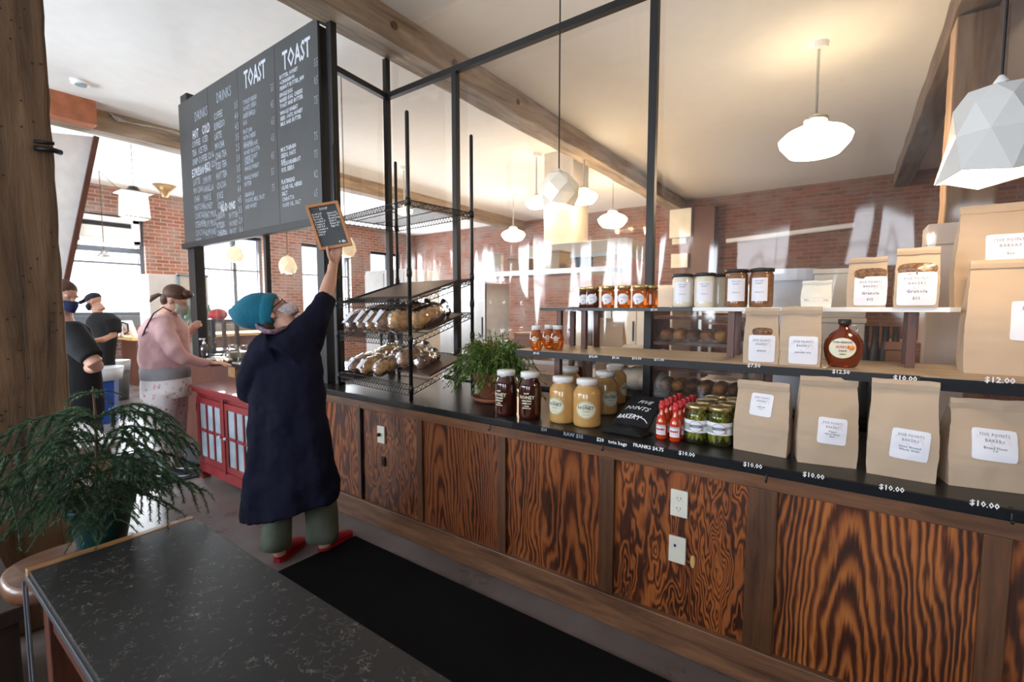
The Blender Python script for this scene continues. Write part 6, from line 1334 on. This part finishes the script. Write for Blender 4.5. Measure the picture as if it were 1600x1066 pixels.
# ---------------------------------------------------------------- person with cap in the far dining area
W = 6.8
cc = pw(158, 640, W); t = Thing('person', 'person in black T-shirt, dark cap and mask standing by the far window', 'person', (cc.x, cc.y, 0))
body = MB(); body.loft([sec(160, 497, W, 12, .8), sec(160, 530, W, 17, .65), sec(158, 570, W, 15, .7), sec(160, 592, W, 16, .8)], 16)
limb(body, [(155, 590, W-.1, 9), (158, 620, W-.1, 7), (160, 641, W-.1, 4)]); limb(body, [(166, 590, W+.1, 9), (172, 620, W+.1, 7), (176, 640, W+.1, 4)])
limb(body, [(174, 500, W-.12, 7), (177, 524, W-.14, 5), (160, 531, W-.3, 4.5), (141, 533, W-.4, 3)]); limb(body, [(150, 502, W+.1, 6), (142, 520, W+.05, 5), (128, 516, W-.1, 3.5)])
HC = pw(147, 472, W); P, r_, f_, u_ = head(body, HC, RV*-.82-UV*.45-FH*.35, UV*.9-RV*.4, 1.0); body.tube([HC, pw(152, 488, W), pw(158, 500, W)], [.055, .06, .08], 12)
hand(body, pw(141, 533, W-.4), RV*-1, UV, FH*-1, 1.0); hand(body, pw(128, 516, W-.1), RV*-1, UV, FH*-1, 1.0)
t.part('body', body, K['skin'], remesh=.010, sm=4)
K['blackt'] = mat('black_cotton_shirt', (.012, .013, .015), .9)
sh = MB(); sh.loft([sec(158, 488, W, 10, .9), sec(160, 496, W, 19, .7), sec(160, 520, W, 22, .65), sec(157, 560, W, 20, .75), sec(157, 592, W, 20, .8)], 24); limb(sh, [(168, 500, W-.05, 13), (177, 505, W-.12, 11), (179, 520, W-.14, 9.5)], 14); limb(sh, [(153, 500, W+.05, 12), (148, 505, W+.10, 11), (143, 516, W+.06, 9)], 14)
t.part('t_shirt', sh, K['blackt'], remesh=.016, sm=4)
tr = MB(); tr.loft([sec(160, 585, W, 18, .8), sec(161, 600, W, 18, .8)], 18); limb(tr, [(154, 594, W-.1, 10), (158, 620, W-.1, 8), (160, 640, W-.1, 7)], 14); limb(tr, [(168, 594, W+.1, 10), (173, 620, W+.1, 8), (176, 640, W+.1, 7)], 14)
t.part('trousers', tr, mat('dark_trousers', (.014, .018, .028), .85), remesh=.016, sm=3)
for q in (gz(160, 644, 0), gz(178, 641, 0)): shoe(t, q, RV*-1-FH*.3, .27, K['dshoe'], K['black'])
cp = MB(); cp.ell(P(0, -.01, .06), r_*.085, f_*.105, u_*.075, 16, 10); cp.loft([(P(0, .07, .07), r_*.07, u_*.012), (P(0, .17, .06), r_*.06, u_*.006)], 14); t.part('cap', cp, mat('dark_navy_cap', (.012, .015, .03), .8), smooth=True)
face_mask(t, P, r_, f_, u_, 1.0, K['blackt'])
q = pw(100, 522, W-.8); st_ = Thing('host_stand', 'wooden stand before the person in the cap', 'stand', (q.x, q.y, 0)); st_.lp('top', MB().box((-.22, -.2, 1.06), (.22, .2, 1.10)), K['white'], bevel=.005); st_.lp('body', MB().box((-.18, -.16, 0), (.18, .16, 1.06)), K['benchwood'])
# ---------------------------------------------------------------- person half hidden by the post
W = 3.62
cc = pw(112, 700, W); t = Thing('person', 'person in black top and blue mask half hidden behind the old post', 'person', (cc.x, cc.y, 0))
body = MB(); body.loft([sec(106, 515, W, 22, .8), sec(108, 560, W, 32, .7), sec(114, 610, W, 34, .8), sec(116, 640, W, 34, .8)], 18)
limb(body, [(104, 640, W-.05, 18), (106, 710, W-.05, 13), (108, 770, W-.05, 8)]); limb(body, [(130, 640, W+.1, 18), (150, 690, W+.14, 12), (150, 740, W+.16, 10), (150, 775, W+.18, 7)])
limb(body, [(110, 525, W-.18, 14), (148, 568, W-.18, 11), (150, 572, W-.1, 10), (126, 580, W+.1, 8), (110, 590, W+.2, 6)])
HC = pw(98, 465, W); P, r_, f_, u_ = head(body, HC, RV*.93-UV*.25-FH*.1, UV*.95+RV*.2, 1.05); body.tube([HC, pw(98, 495, W), pw(102, 515, W)], [.055, .06, .08], 12)
hand(body, pw(110, 590, W+.2), RV*-.9, FH*-1, UV, 1.0)
t.part('body', body, K['skin2'], remesh=.007, sm=4)
sh = MB(); sh.loft([sec(100, 502, W, 18, .9), sec(104, 512, W, 32, .75), sec(108, 545, W, 38, .7), sec(114, 590, W, 38, .8), sec(118, 640, W, 38, .85), sec(118, 650, W, 37, .85)], 26); limb(sh, [(108, 520, W-.14, 22), (130, 545, W-.18, 19), (145, 560, W-.18, 16)], 16)
t.part('black_top', sh, K['blackt'], remesh=.012, sm=5)
so2 = MB(); so2.loft([sec(118, 635, W, 36, .8), sec(119, 660, W, 36, .8)], 20); limb(so2, [(106, 650, W-.05, 20), (108, 690, W-.05, 19)], 16); limb(so2, [(132, 650, W+.08, 20), (140, 680, W+.12, 18)], 16)
t.part('shorts', so2, mat('navy_shorts', (.012, .018, .045), .85), remesh=.012, sm=4)
for q in (gz(108, 780, 0), gz(150, 783, 0)): shoe(t, q, RV, .27, K['dshoe'], K['white'])
face_mask(t, P, r_, f_, u_, 1.3, mat('dark_blue_mask', (.02, .03, .10), .8))
hr = MB(); hr.ell(P(0, -.02, .055), r_*.084, f_*.10, u_*.082, 16, 10); hr.ell(P(0, -.06, 0), r_*.07, f_*.05, u_*.08, 12, 8); t.part('hair', hr, mat('brown_hair_left', (.10, .05, .03), .6), smooth=True)
